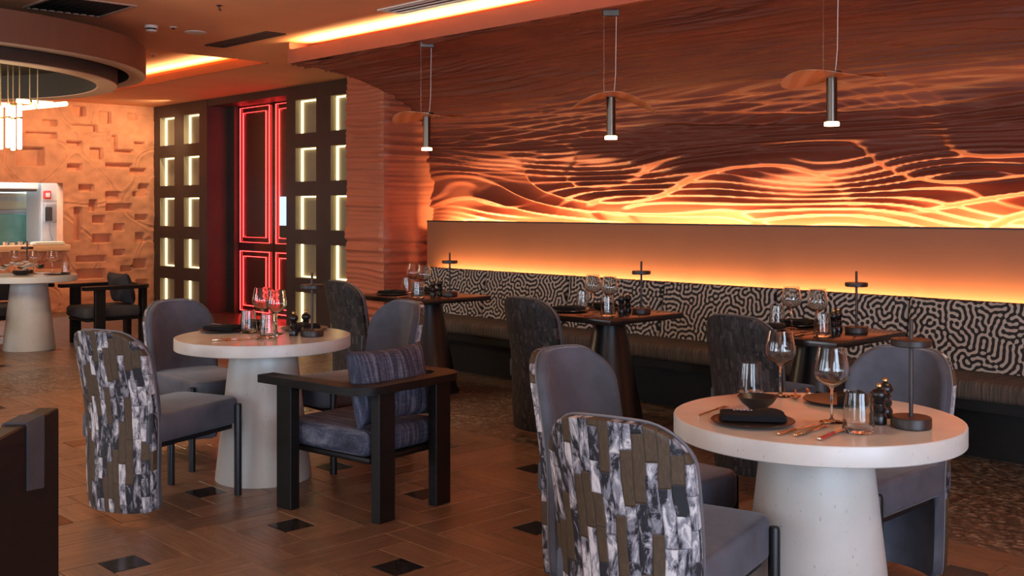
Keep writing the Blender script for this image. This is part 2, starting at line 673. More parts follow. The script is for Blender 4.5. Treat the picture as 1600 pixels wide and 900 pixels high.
def maze(h, w, lam, seed, step):
    """labyrinth stripes: band-passed noise sharpened over and over until the stripes join up"""
    u = np.random.default_rng(seed).standard_normal((h, w))
    k = np.sqrt(np.fft.fftfreq(h, step)[:, None] ** 2 + np.fft.fftfreq(w, step)[None, :] ** 2) * lam
    H = np.exp(-((k - 1) / .30) ** 2)
    for _ in range(7):
        u = np.real(np.fft.ifft2(np.fft.fft2(u) * H))
        u = np.tanh(2.2 * u / u.std())
    u = np.real(np.fft.ifft2(np.fft.fft2(u) * np.exp(-((k - 1) / .5) ** 2)))
    return u / u.std()


def low_noise(h, w, ly, lx, seed, dy, dx):
    """smooth noise with correlation lengths ly, lx"""
    g = np.random.default_rng(seed).standard_normal((h, w))
    F = np.fft.fft2(g)
    ky = np.fft.fftfreq(h, dy)[:, None] * ly
    kx = np.fft.fftfreq(w, dx)[None, :] * lx
    n = np.real(np.fft.ifft2(F * np.exp(-(ky ** 2 + kx ** 2) * 4)))
    return n / n.std()


# ================================================================== THE SETTING
CZ = 2.893          # ceiling height
XL, XR = -15.07, 3.0
YN, YF = -3.0, 7.7

# ---- floor: a slab of mortar with planks, black inset tiles and pebbled stone tiles laid on it
floor = struct(MB().box(XL - .3, XR + .2, YN - .2, YF + .2, -.12, -.012).build("floor", "grout", smooth=False))


def slab_piece(L, W):
    g, c = .0013, .0020
    a, b_ = L / 2 - g, W / 2 - g
    mb = MB()
    vs = [(sx * a, sy * b_, -.012) for sx, sy in ((-1, -1), (1, -1), (1, 1), (-1, 1))]
    vs += [(sx * a, sy * b_, -c) for sx, sy in ((-1, -1), (1, -1), (1, 1), (-1, 1))]
    vs += [(sx * (a - c), sy * (b_ - c), 0) for sx, sy in ((-1, -1), (1, -1), (1, 1), (-1, 1))]
    fs = [(8, 9, 10, 11)]
    for o in (0, 4):
        fs += [(o + k, o + (k + 1) % 4, o + 4 + (k + 1) % 4, o + 4 + k) for k in range(4)]
    return vs, fs


def piece_mesh(name, L, W, mat):
    vs, fs = slab_piece(L, W)
    me = bpy.data.meshes.new(name)
    me.from_pydata(vs, [], fs)
    me.materials.append(MATS[mat])
    me.update()
    return me


UX, UY = .1574, .154


def cam_uv(x, y, z=0):
    cx = .689 * x + .725 * y
    cz = -.725 * x + .689 * y
    if cz < .3:
        return None
    return 800 + 1700 * cx / cz, 325 + 1700 * (1.425 - z) / cz, cz


pl_meshes = {"sx": piece_mesh("plank_short", 2 * UX, UY, "wood_plank"), "lx": piece_mesh("plank_long", 4 * UX, UY, "wood_plank"),
             "sy": piece_mesh("plank_short", 2 * UY, UX, "wood_plank"), "ly": piece_mesh("plank_long", 4 * UY, UX, "wood_plank")}
sq_mesh = piece_mesh("inset_tile", UX, UY, "black_marble")
PINWHEEL = [("sx", -.5, 1), ("sy", -1, -.5), ("sx", .5, -1), ("sy", 1, .5),
            ("lx", -.5, 2), ("ly", -2, -.5), ("lx", .5, -2), ("ly", 2, .5)]
planks, squares = [], []


def lay_field(x_origin, y_origin, i0, i1, j0, j1):
    for i in range(i0, i1):
        for j in range(j0, j1):
            cx, cy = x_origin + 5 * UX * i, y_origin + 5 * UY * j
            squares.append((cx, cy))
            for k, dx, dy in PINWHEEL:
                planks.append((k, cx + dx * UX, cy + dy * UY))


lay_field(-4.23, 1.88, -5, 9, -6, 4)                       # dining floor, x -8.55 .. 2.5
lay_field(-9.90 - 2.5 * UX, 1.88, -6, 1, -6, 4)            # far side of the stone walkway


def seen(x, y):
    p = cam_uv(x, y)
    return p is not None and -30 < p[0] < 1630 and p[1] < 960


near = sorted([p for p in planks if seen(p[1], p[2])], key=lambda p: cam_uv(p[1], p[2])[2])
single = set(near[:300])
rest_x, rest_y = MB(), MB()
DIM = {"sx": (2 * UX, UY), "lx": (4 * UX, UY), "sy": (2 * UY, UX), "ly": (4 * UY, UX)}
for p in planks:
    k, x, y = p
    if p in single:
        o = link("plank", pl_meshes[k], floor)
        o.location = (x, y, 0)
        if k[1] == "y":
            o.rotation_euler = (0, 0, PI / 2)
    else:
        vs, fs = slab_piece(*DIM[k])
        if k[1] == "x":
            rest_x.add([(a + x, b_ + y, c) for a, b_, c in vs], fs)
        else:       # stored along its own x axis, the object is turned by 90 degrees
            rest_y.add([(a + y, b_ - x, c) for a, b_, c in vs], fs)
tag(rest_x.build("plank_field", "wood_plank", floor, smooth=False), kind="stuff")
ro = tag(rest_y.build("plank_field", "wood_plank", floor, smooth=False), kind="stuff")
ro.rotation_euler = (0, 0, PI / 2)
for (x, y) in squares:
    o = link("inset_tile", sq_mesh, floor)
    o.location = (x, y, 0)
# pebbled stone: a strip along the banquette and a walkway to the neon door
YB = 1.88 + 5 * UY * 3 + 2.5 * UY
XW0, XW1 = -9.90, -4.23 - 5 * UX * 5 - 2.5 * UX
xs = [XR, .6, -.85, -2.3, -3.75, -5.2, -6.65, XW1, XW0, -11.3, -12.75, -14.2, XL - .05]
ys = [YB, YB + .82, YB + 1.64, YF]


def stone(x0, x1, y0, y1):
    o = link("stone_tile", piece_mesh("stone_tile", x1 - x0, y1 - y0, "pebble_stone"), floor)
    o.location = ((x0 + x1) / 2, (y0 + y1) / 2, 0)


for a, b_ in zip(xs[1:], xs[:-1]):
    for c, d in zip(ys[:-1], ys[1:]):
        stone(a, b_, c, d)
yy = [YN] + [1.88 - 2.5 * UY + 5 * UY * k for k in (-4, -2, 0, 2)] + [YB]
for c, d in zip(yy[:-1], yy[1:]):
    stone(XW0, XW1, c, d)

# ---- ceiling with a lit tray
TX0, TX1, TY0, TY1 = -14.0, -9.65, 4.40, 5.78
cm = MB()
cm.box(XL - .3, TX0, YN - .2, YF + .2, CZ, CZ + .08)
cm.box(TX1, XR + .2, YN - .2, YF + .2, CZ, CZ + .08)
cm.box(TX0, TX1, YN - .2, TY0, CZ, CZ + .08)
cm.box(TX0, TX1, TY1, YF + .2, CZ, CZ + .02)
ceiling = struct(cm.build("ceiling", "ceiling_plaster", smooth=False))
tm = MB()
tm.box(TX0 - .2, TX1 + .1, TY0 - .1, TY1 + .5, CZ + .17, CZ + .22)
tm.box(TX1, TX1 + .04, TY0 - .1, TY1 + .3, CZ + .08, CZ + .17)
tm.box(TX0 - .04, TX0, TY0 - .1, TY1 + .3, CZ + .08, CZ + .17)
tm.box(TX0, TX1, TY0 - .04, TY0, CZ + .08, CZ + .17)
tm.box(TX0, TX1, TY1 + .26, TY1 + .3, CZ + .02, CZ + .17)
tm.build("tray_recess", "ceiling_plaster", ceiling, smooth=False)
MB().box(TX0, TX1, TY1 - .02, TY1, CZ - .005, CZ + .085).build("tray_lip", "fascia_plaster", ceiling, smooth=False)

# ---- plain walls around (mostly behind the camera)
ADDED_WINDOWS = [(-10.1, -7.9), (-6.6, -4.4), (-3.1, -.9)]  # made-up windows out of view, added to light the ceiling
wn = MB()
wn.box(XL - .2, XR + .2, YN - .2, YN, 0, .55).box(XL - .2, XR + .2, YN - .2, YN, 2.55, CZ)
cuts = [XL - .2] + [v for w in ADDED_WINDOWS for v in w] + [XR + .2]
for k in range(0, len(cuts), 2):
    wn.box(cuts[k], cuts[k + 1], YN - .2, YN, .55, 2.55)
struct(wn.build("wall_near", "plain_wall", smooth=False))
for k, (a, b_) in enumerate(ADDED_WINDOWS):
    fm = MB()
    for x in (a, (a + b_) / 2 - .03, b_ - .06):
        fm.box(x, x + .06, YN - .12, YN - .05, .55, 2.55)
    for z in (.55, 1.5, 2.49):
        fm.box(a, b_, YN - .12, YN - .05, z, z + .06)
    w = struct(fm.build("window_%d" % (k + 3), "black_metal", smooth=False))
    MB().box(a, b_, YN - .09, YN - .08, .55, 2.55).build("pane", "window_glass", w, smooth=False)
wm = MB()
wm.box(XR, XR + .2, YN, YF, 0, .55)
wm.box(XR, XR + .2, YN, YF, 2.55, CZ)
for a, b_ in ((YN, -2.6), (-.4, .2), (2.4, YF)):
    wm.box(XR, XR + .2, a, b_, .55, 2.55)
struct(wm.build("wall_right", "plain_wall", smooth=False))
for k, (a, b_) in enumerate(((-2.6, -.4), (.2, 2.4))):
    fm = MB()
    for y in (a, (a + b_) / 2 - .03, b_ - .06):
        fm.box(XR + .05, XR + .12, y, y + .06, .55, 2.55)
    for z in (.55, 1.5, 2.49):
        fm.box(XR + .05, XR + .12, a, b_, z, z + .06)
    w = struct(fm.build("window_%d" % (k + 1), "black_metal", smooth=False))
    MB().box(XR + .08, XR + .09, a, b_, .55, 2.55).build("pane", "window_glass", w, smooth=False)

# ---- long wall: carved relief that curls forward into a vault
YW, YV, ZV, ZS = 6.86, 5.22, 2.715, 1.94
XC = -8.33
dx, ds = .012, .0085
NX = int((2.0 - XC) / dx)
arc = [(YW, z) for z in np.arange(1.20, ZS, .002)]
for a in np.linspace(0, PI / 2, 900):
    arc.append((YV + (YW - YV) * math.cos(a), ZS + (ZV - ZS) * math.sin(a)))
arc = np.array(arc)
L = np.concatenate([[0], np.cumsum(np.hypot(*np.diff(arc, axis=0).T))])
NS = int(L[-1] / ds)
S = np.linspace(0, L[-1], NS)
py, pz = np.interp(S, L, arc[:, 0]), np.interp(S, L, arc[:, 1])
ty, tz = np.gradient(py, S), np.gradient(pz, S)
tl = np.hypot(ty, tz)
ny, nz_ = -tz / tl, ty / tl      # towards the room / down
X = XC + dx * np.arange(NX)


def relief(h, w, dy_, dx_, svec, seed, lam, warp, lx=1.5, ly=.30, under=.22, tilt=0.0):
    """overlapping drifts: each swells sharply on its under side and dies away upwards"""
    W = low_noise(h, w, ly, lx, seed, dy_, dx_) * warp
    ph = svec[:, None] / lam + W + tilt * (np.arange(w) * dx_)[None, :]
    f = ph - np.floor(ph)
    p = np.where(f < under, .5 - .5 * np.cos(PI * f / under), (1 - (f - under) / (1 - under)) ** 1.25)
    A = np.clip(.80 + .50 * low_noise(h, w, ly * .7, lx * .55, seed + 1, dy_, dx_), .2, 1.5)
    return p * A


hb = relief(NS, NX, ds, dx, S, 3, .120, 1.5, 1.7, .45, .15, .06) + .60 * relief(NS, NX, ds, dx, S, 9, .072, 1.4, 1.2, .30, .18, -.12)
hs = relief(NS, NX, ds, dx, S, 21, .075, .9, 1.9, .22, .35, .12) + .6 * relief(NS, NX, ds, dx, S, 25, .046, .7, 1.2, .16, .4, .05)
env = 1 / (1 + np.exp((S - .62 - .06 * 0) / .05))[:, None]           # deep drifts in the lit band only
brow = low_noise(8, NX, 1, 1.6, 81, 1, dx)[:1] * .055
brow = .07 * np.exp(-((S[:, None] - .60 - brow) / np.where(S[:, None] < .60 + brow, .075, .30)) ** 2)   # overhanging brow that shades the vault
D = brow + env * (.068 * hb) + (1 - env) * (.016 * hb * np.exp(-np.clip(S - .62, 0, 9) / .5)[:, None] + .022 * hs)
P = np.zeros((NS, NX, 3))
P[..., 0] = X[None, :]
P[..., 1] = py[:, None] + ny[:, None] * D
P[..., 2] = pz[:, None] + nz_[:, None] * D
wall = empty("wall_relief", (0, 0, 0))
struct(wall)
grid_mesh("carved_vault", P, "relief_plaster", wall, flip=True)
# plain lower panel with a dark capping, standing off from the relief
pm = MB().box(-8.09, 2.0, 6.57, 6.595, .30, 1.295)
pm.build("lower_panel", "panel_plaster", wall, smooth=False)
MB().box(-8.09, 2.0, 6.565, 6.60, 1.295, 1.307).build("panel_capping", "dark_brown_wood", wall, smooth=False)
MB().box(-8.09, 2.0, 6.60, 6.66, 1.20, 1.25).build("ledge", "dark_brown_wood", wall, smooth=False)
# rounded nosing on the free edge of the vault
edge = [(XC, YV + (YW - YV) * math.cos(a), ZS + (ZV - ZS) * math.sin(a)) for a in np.linspace(.82, PI / 2, 40)]
MB().tube(edge, .016, 8).build("vault_nosing", "relief_plaster", wall)
# backing behind it all
struct(MB().box(XC - .02, XR, 7.0, 7.1, 0, CZ).build("wall_back", "plain_wall", smooth=False))

# ---- fascia of the cove
tr1 = MB().box(XC, XR, YV - .02, YV + .02, ZV - .012, 2.825)
tr1.box(XC - .03, XC, YV - .02, YV + .38, ZV - .012, CZ)
tr1.box(XC, XR, YV + .33, YV + .37, ZV - .01, CZ)
tr1.box(XC, XR, YV + .02, YV + .33, ZV + .012, ZV + .03)
struct(tr1.build("trim_1", "fascia_plaster", smooth=False))

# ---- wrinkled column
cw, chh = .60, CZ
cn_z = int(chh / .011)


def wrinkle(w, d, seed):
    zz = np.arange(cn_z) * .011
    h = relief(cn_z, w, .011, d, zz, seed, .115, .75, 1.3, .28, .38, .15) + .7 * relief(cn_z, w, .011, d, zz, seed + 5, .06, .7, .8, .2, .4, -.1)
    return h


col = struct(empty("wall_column"))
nf = 64
hh = wrinkle(2 * nf, .0095, 51)
zz = np.linspace(0, chh, cn_z)
xf = np.linspace(-8.93, XC, nf)
yf = np.linspace(6.24, 7.2, nf)
Pf = np.zeros((cn_z, nf, 3))
Pf[..., 0] = xf[None, :]
taper = np.clip((XC - xf) / .05, 0, 1)[None, :] * .6 + .4
Pf[..., 1] = 6.24 - hh[:, :nf] * .020 * taper
Pf[..., 2] = zz[:, None]
Ps = np.zeros((cn_z, nf, 3))
dsid = hh[:, nf:] * .020
Ps[..., 0] = XC + dsid * np.clip((yf - 6.24) / .05, 0, 1)[None, :]
Ps[..., 1] = yf[None, :]
w_ = np.clip(1 - (yf - 6.24) / .05, 0, 1)[None, :]
Ps[..., 1] = Ps[..., 1] - w_ * (hh[:, nf - 1:nf] * .020 * .4)
Ps[..., 2] = zz[:, None]
grid_mesh("column_front", Pf, "column_plaster", col)
grid_mesh("column_side", Ps, "column_plaster", col)
MB().box(-8.93, -8.90, 6.25, 7.2, 0, CZ).build("column_return", "column_plaster", col, smooth=False)

# ---- clay wall with cut recesses and the kitchen hatch
NR = [(5.94,6.13,2.70,2.84),(6.32,6.49,2.62,2.78),(6.74,6.88,2.69,2.78),(5.54,5.74,2.55,2.62),(5.94,6.30,2.49,2.58),(5.32,5.74,2.38,2.45),(5.87,6.07,2.28,2.35),(6.51,6.58,2.26,2.46),(6.84,6.98,2.26,2.38),(5.20,5.57,1.99,2.25),(5.88,6.08,1.95,2.04),(6.19,6.37,2.12,2.27),(6.53,6.82,2.20,2.26),(6.42,6.80,2.00,2.06),(6.76,7.01,1.91,1.99),(6.04,6.24,1.65,1.75),(6.42,6.63,1.54,1.65),(6.82,7.03,1.59,1.65),(6.90,7.05,1.65,1.77),(6.18,6.29,1.38,1.54),(6.42,6.81,1.38,1.48),(5.97,6.07,0.97,1.43),(6.23,6.40,1.21,1.31),(6.86,7.02,1.25,1.33),(6.53,6.69,1.10,1.20),(6.23,6.50,0.94,1.06),(6.85,6.98,0.94,1.07),(6.00,6.42,0.68,0.75),(6.53,6.69,0.75,0.83),(6.82,7.01,0.56,0.69),(6.01,6.40,0.44,0.57),(5.49,5.81,0.60,0.70),(6.63,6.80,0.52,0.60),(6.87,7.04,0.28,0.38),
      (3.2,3.5,2.1,2.3),(3.7,3.8,1.4,1.8),(2.4,2.8,1.9,2.0),(1.6,1.8,1.2,1.5),(3.0,3.5,.6,.7),(2.2,2.3,.8,1.2)]
HY0, HY1, HZ0, HZ1 = 3.9, 5.82, .925, 1.77
gy = np.arange(1.0, 7.14, .013)
gz = np.linspace(0, CZ, int(CZ / .013))
n_z, n_y = len(gz), len(gy)
rel = .007 * band_noise(n_z, n_y, 1.6, 1.6, 71, bw=.6, dy=.013, dx=.013) + .003 * band_noise(n_z, n_y, 6, 5, 72, bw=.6, dy=.013, dx=.013)
cr = np.abs(band_noise(n_z, n_y, 1.1, .9, 73, bw=.5, dy=.013, dx=.013))
rel = rel - .014 * np.clip(1 - cr / .06, 0, 1) + .012 * np.clip(1 - np.abs(cr - .16) / .06, 0, 1)
rec = np.zeros((n_z, n_y))
for (a, b_, c, d) in NR:
    iy = (gy[None, :] > a) & (gy[None, :] < b_)
    iz = (gz[:, None] > c) & (gz[:, None] < d)
    rec[iy & iz] = .12
Pw = np.zeros((n_z, n_y, 3))
Pw[..., 0] = XL + rel - rec
Pw[..., 1] = gy[None, :]
Pw[..., 2] = gz[:, None]
cy_ = (gy[:-1] + gy[1:]) / 2
cz_ = (gz[:-1] + gz[1:]) / 2
keep = ~(((cy_ > HY0) & (cy_ < HY1))[None, :] & ((cz_ > HZ0) & (cz_ < HZ1))[:, None])
wl = struct(empty("wall_left"))
grid_mesh("clay_face", Pw, "clay_wall", wl, keep=keep)
rv = MB()
rv.box(XL - .22, XL, HY1, HY1 + .02, HZ0, HZ1).box(XL - .22, XL, HY0 - .02, HY0, HZ0, HZ1).box(XL - .22, XL, HY0, HY1, HZ1, HZ1 + .02)
rv.build("hatch_reveal", "clay_wall", wl, smooth=False)
MB().rbox(XL - .24, XL + .10, HY0 - .05, HY1 + .07, HZ0 - .085, HZ0, .012).build("hatch_ledge", "hatch_ledge", wl)
bm_ = MB().box(XL - .25, XL - .08, 1.0, HY0 - .02, 0, CZ).box(XL - .25, XL - .08, HY1 + .02, 7.4, 0, CZ)
bm_.box(XL - .25, XL - .08, HY0 - .02, HY1 + .02, 0, HZ0 - .09).box(XL - .25, XL - .08, HY0 - .02, HY1 + .02, HZ1 + .02, CZ)
bm_.box(XL - .25, XL, YN, 1.0, 0, CZ)
bm_.build("wall_core", "clay_wall", wl, smooth=False)
# kitchen room behind
for nm, bx in (("rear", (-17.6, -17.5, 3.2, 6.6, 0, 2.4)), ("far", (-17.5, XL - .26, 6.5, 6.6, 0, 2.35)), ("near", (-17.5, XL - .26, 3.2, 3.3, 0, 2.35))):
    struct(MB().box(*bx).build("wall_kitchen_" + nm, "kitchen_white", smooth=False))
struct(MB().box(-17.5, XL - .26, 3.2, 6.6, 2.35, 2.4).build("ceiling_kitchen", "kitchen_white", smooth=False))
struct(MB().box(-17.5, XL - .31, 3.2, 6.6, -.05, 0).build("floor_kitchen", "kitchen_grey", smooth=False))

# ---- dark cladding towers with lit niches on each side of the neon door
YT = 7.13
ROWS = [2.72 - .575 * k for k in range(5)]
NH, NW, ND = .404, .445, .10


def tower(name, x0, x1, niches):
    s = struct(empty(name))
    mb = MB()
    xs_ = [x0] + [v for a in niches for v in (a, a + NW)] + [x1]
    zs_ = [0] + [v for z in sorted(ROWS) for v in (max(z - NH, .02), z)] + [CZ]
    holes = [(a, a + NW) for a in niches]
    for i in range(len(xs_) - 1):
        for k in range(len(zs_) - 1):
            if i % 2 == 1 and k % 2 == 1:
                continue
            mb.add([(xs_[i], YT, zs_[k]), (xs_[i + 1], YT, zs_[k]), (xs_[i + 1], YT, zs_[k + 1]), (xs_[i], YT, zs_[k + 1])], [(0, 1, 2, 3)])
    mb.add([(x1, YT, 0), (x1, YF, 0), (x1, YF, CZ), (x1, YT, CZ)], [(0, 1, 2, 3)])
    mb.add([(x0, YT, 0), (x0, YF, 0), (x0, YF, CZ), (x0, YT, CZ)], [(3, 2, 1, 0)])
    mb.add([(x0, YF, 0), (x1, YF, 0), (x1, YF, CZ), (x0, YF, CZ)], [(3, 2, 1, 0)])
    mb.build("cladding", "dark_cladding", s, smooth=False)
    for a in niches:
        for z in ROWS:
            z0 = max(z - NH, .02)
            b2 = a + NW
            n = MB()
            y1 = YT + ND
            n.add([(a, YT, z0), (b2, YT, z0), (b2, YT, z), (a, YT, z), (a, y1, z0), (b2, y1, z0), (b2, y1, z), (a, y1, z)],
                  [(0, 4, 7, 3), (1, 2, 6, 5), (0, 1, 5, 4), (3, 7, 6, 2), (4, 5, 6, 7)])
            no = n.build("lit_niche", "niche_lining", s, smooth=False)
            g = MB()
            w = .022
            g.box(a + .004, a + .004 + w, y1 - w, y1 - .004, z0 + .004, z - .004)
            g.box(b2 - .004 - w, b2 - .004, y1 - w, y1 - .004, z0 + .004, z - .004)
            if z > 1.3:         # tape under the top edge in the upper rows, along the bottom edge in the lower rows
                g.box(a + w, b2 - w, y1 - .016, y1 - .002, z - .018, z - .002)
            else:
                g.box(a + w, b2 - w, y1 - .016, y1 - .002, z0 + .002, z0 + .016)
            g.build("led_line", "led_white", no, smooth=False)
    return s


tower("wall_tower", XL - .05, -13.48, (-14.87, -14.14))
tower("wall_tower", -11.49, -9.70, (-11.285, -10.54))
struct(MB().box(-9.70, -8.9, 7.2, 7.4, 0, CZ).build("wall_recess", "dark_cladding", smooth=False))
struct(MB().box(XL, -9, 7.75, 7.9, 0, CZ).build("wall_entrance", "dark_cladding", smooth=False))
struct(MB().box(-13.5, -11.45, 7.14, 7.75, 2.80, CZ).build("trim_2", "dark_cladding", smooth=False))

# ---- neon door
door = struct(empty("door_1", (0, 0, 0)))
for (a, b_) in ((-13.30, -12.40), (-12.39, -11.49)):
    lf = MB().box(a, b_, 7.50, 7.56, 0, 2.80).build("door_leaf", "neon_door", door, smooth=False)
    for (z0, z1) in ((.05, .845), (.966, 2.77)):
        for ins in (0, .085):
            i2 = ins * .8
            q = [(a + .08 + ins, 7.485, z0 + i2), (b_ - .07 - ins, 7.485, z0 + i2), (b_ - .07 - ins, 7.485, z1 - i2), (a + .08 + ins, 7.485, z1 - i2)]
            MB().tube(q, .0065, 6, closed=True).build("neon_tube", "neon_red", lf)
        MB().box(a + .19, b_ - .18, 7.493, 7.50, z0 + .10, z1 - .10).build("door_panel", "neon_door_frame", lf, smooth=False)
MB().box(-13.48, -13.30, 7.44, 7.56, 0, 2.80).build("door_jamb", "dark_cladding", door, smooth=False)
MB().box(-12.22, -11.85, 7.485, 7.492, 1.05, 1.57).build("vision_pane", "kitchen_glow", door, smooth=False)  # glowing panel imitates blue-white light in the door glass
MB().box(-12.22, -11.85, 7.478, 7.484, 1.05, 1.20).build("pane_sill", "leaf_dark", door, smooth=False)  # dark lower part of the imitated light, not a built sill
struct(door)
# ================================================================== FURNITURE
# ---- banquette: plinth, ribbed seat, and a row of maze-print back cushions
bench = empty("banquette_bench", (-5.0, 6.2, 0))
tag(bench, "long dark banquette bench with ribbed brown seat along the glowing wall", "bench")


def part_at(mb, name, mat, parent, **k):
    """mesh given in world coordinates, stored relative to its parent's location"""
    off = parent.location
    mb.v = [(a - off.x, b_ - off.y, c - off.z) for a, b_, c in mb.v]
    return mb.build(name, mat, parent, **k)


BX0, BX1 = -7.95, 1.6
part_at(MB().box(BX0, BX1, 6.22, 6.5, 0, .33), "plinth", "black_wood", bench, smooth=False)
part_at(MB().box(BX0, BX1, 6.02, 6.5, .30, .36), "seat_frame", "black_wood", bench, smooth=False)
for a, b_ in ((BX0, -6.10), (-6.09, -4.16), (-4.15, -2.22), (-2.21, -.2), (-.19, BX1)):
    part_at(MB().rbox(a, b_, 5.97, 6.46, .36, .47, .03, 3), "seat_cushion", "ribbed_brown", bench)

seams = [-7.93, -7.08, -6.08, -5.11, -4.14, -3.19, -2.22, -1.25, -.28, .69, 1.6]
gstep = .005
for k, (a, b_) in enumerate(zip(seams[:-1], seams[1:])):
    a, b_ = a + .004, b_ - .004
    r = .022
    # outline across the cushion: up the front, over the rounded top, a little way down the back
    prof = [(6.345 + .06 * t, .472 + (.875 - r - .472) * t) for t in np.linspace(0, 1, 78)]
    cyc, czc = prof[-1][0] + r, prof[-1][1]
    prof += [(cyc - r * math.cos(t), czc + r * math.sin(t)) for t in np.linspace(.15, PI / 2, 7)]
    prof += [(y, czc + r) for y in np.linspace(cyc + .006, 6.455, 6)] + [(6.465, czc + r - .01), (6.465, .5)]
    prof = np.array(prof)
    nx = max(8, int((b_ - a) / gstep))
    xs_ = np.linspace(a, b_, nx)
    h, w = len(prof), nx
    Pm = np.zeros((h, w, 3))
    edge_ = np.minimum(xs_ - a, b_ - xs_)
    rnd_ = np.sqrt(np.clip(1 - (1 - np.clip(edge_ / .03, 0, 1)) ** 2, 0, 1))       # rounded vertical sides
    puff = .010 * np.sin(PI * (xs_ - a) / (b_ - a)) ** .5
    tt = np.clip((prof[:, 1] - .47) / .4, 0, 1)
    Pm[..., 0] = xs_[None, :]
    Pm[..., 1] = prof[:, 0][:, None] + (1 - rnd_)[None, :] * .03 - puff[None, :] * (np.sin(PI * tt) ** .5)[:, None] * (prof[:, 0] < 6.43)[:, None]
    Pm[..., 2] = prof[:, 1][:, None]
    Pm[..., 0] -= (a + b_) / 2
    Pm[..., 1] -= 6.40
    Pm[..., 2] -= .47
    mz = maze(140, max(nx, 240), .035, 300 + k, gstep)[:h, :nx]
    mz = 1 / (1 + np.exp(-2.4 * mz))
    ob = grid_mesh("back_cushion", Pm, "maze_fabric", attr=("maze", mz))
    ob.location = ((a + b_) / 2, 6.40, .47)
    where = ["at the end beside the wrinkled column", "behind the black table nearest the column", "between the first and second black tables",
             "behind the middle black table", "just past the middle black table", "behind the third black table",
             "at the right edge of the picture", "beyond the right edge, next in the row", "beyond the right edge, last but one in the row", "beyond the right edge, last in the row"][k]
    tag(ob, "maze print banquette back cushion " + where, "cushion", "maze print back cushions along the banquette")

# ---- round concrete tables
def round_table(label, loc):
    t_ = empty("round_table", loc)
    tag(t_, label, "table", "round concrete dining tables")
    MB().lathe([(.0, .688), (.454, .688), (.457, .691), (.457, .745), (.4555, .7485), (.452, .75)], n=72, cap=False).build("table_edge", "concrete", t_)
    MB().lathe([(.452, .75), (0, .7502)], n=72, cap=False).build("tabletop", "concrete_top", t_)
    MB().lathe([(.248, 0), (.25, .004), (.172, .688)], n=64).build("pedestal", "concrete", t_)
    return t_


FT, LT, KT = (-1.88, 3.147, 0), (-5.09, 3.02, 0), (-11.34, 4.04, 0)
round_table("large pale concrete round table in the foreground, nearest the camera", FT)
round_table("pale concrete round table beside the black armchair with navy pillow", LT)
round_table("pale round table farthest away, below the kitchen hatch", KT)

# ---- square black tables in front of the banquette
def square_table(label, x0, x1, y0, y1):
    t_ = empty("square_table", ((x0 + x1) / 2, (y0 + y1) / 2 + .05, 0))
    tag(t_, label, "table", "black square tables along the banquette")
    w, d0, d1 = (x1 - x0) / 2, y0 - t_.location.y, y1 - t_.location.y
    MB().rbox(-w, w, d0, d1, .715, .75, .004, 2).build("tabletop", "table_top_dark", t_)
    MB().lathe([(.24, 0), (.24, .012), (.225, .03), (.10, .70), (.13, .716)], n=40).build("pedestal", "black_lacquer", t_)
    return t_


square_table("black square table beside the wrinkled terracotta column", -6.99, -6.19, 4.97, 5.66)
square_table("black square table in the middle of the banquette row", -5.06, -4.33, 4.93, 5.64)
square_table("black square table at the near end of the banquette row", -3.56, -2.83, 4.93, 5.66)


# ---- panel-back dining chairs: back runs to the floor, two round front legs
def back_surface(hw, y_at, rows_lower=14, ztop=.852, r=.115, z0=.045):
    """rows of points (x, z) of a panel with a soft arched top; y from y_at(u, z)"""
    rows = []
    zb = ztop - r
    levels = [(z, hw) for z in np.linspace(z0 + .03, zb, rows_lower)]
    levels = [(z0, hw - .025), (z0 + .010, hw - .008)] + levels
    levels += [(zb + r * math.sin(t), hw - r + r * math.cos(t)) for t in np.linspace(.15, PI / 2, 10)]
    us = np.linspace(-1, 1, 25)
    for z, h in levels:
        row = []
        for u in us:
            x = u * h
            crown = .022 * (1 - (x / hw) ** 2) * np.clip((z - zb) / r, 0, 1)
            k = .955 + .045 * np.clip((z - .1) / .5, 0, 1)          # a little narrower at the foot
            row.append((x * k, y_at(x / hw, z), z + crown))
        rows.append(row)
    return np.array(rows)


def solid(front, back):
    """closed shell between two grids of the same shape"""
    h, w, _ = front.shape
    vs = [tuple(p) for p in front.reshape(-1, 3)] + [tuple(p) for p in back.reshape(-1, 3)]
    N = h * w
    fs = []
    for i in range(h - 1):
        for j in range(w - 1):
            a = i * w + j
            fs.append((a, a + 1, a + w + 1, a + w))
            fs.append((N + a + w, N + a + w + 1, N + a + 1, N + a))
    for j in range(w - 1):
        a = j
        fs.append((a + 1, a, N + a, N + a + 1))
        a = (h - 1) * w + j
        fs.append((a, a + 1, N + a + 1, N + a))
    for i in range(h - 1):
        a = i * w
        fs.append((a, a + w, N + a + w, N + a))
        a = i * w + w - 1
        fs.append((a + w, a, N + a, N + a + w))
    return MB().add(vs, fs)


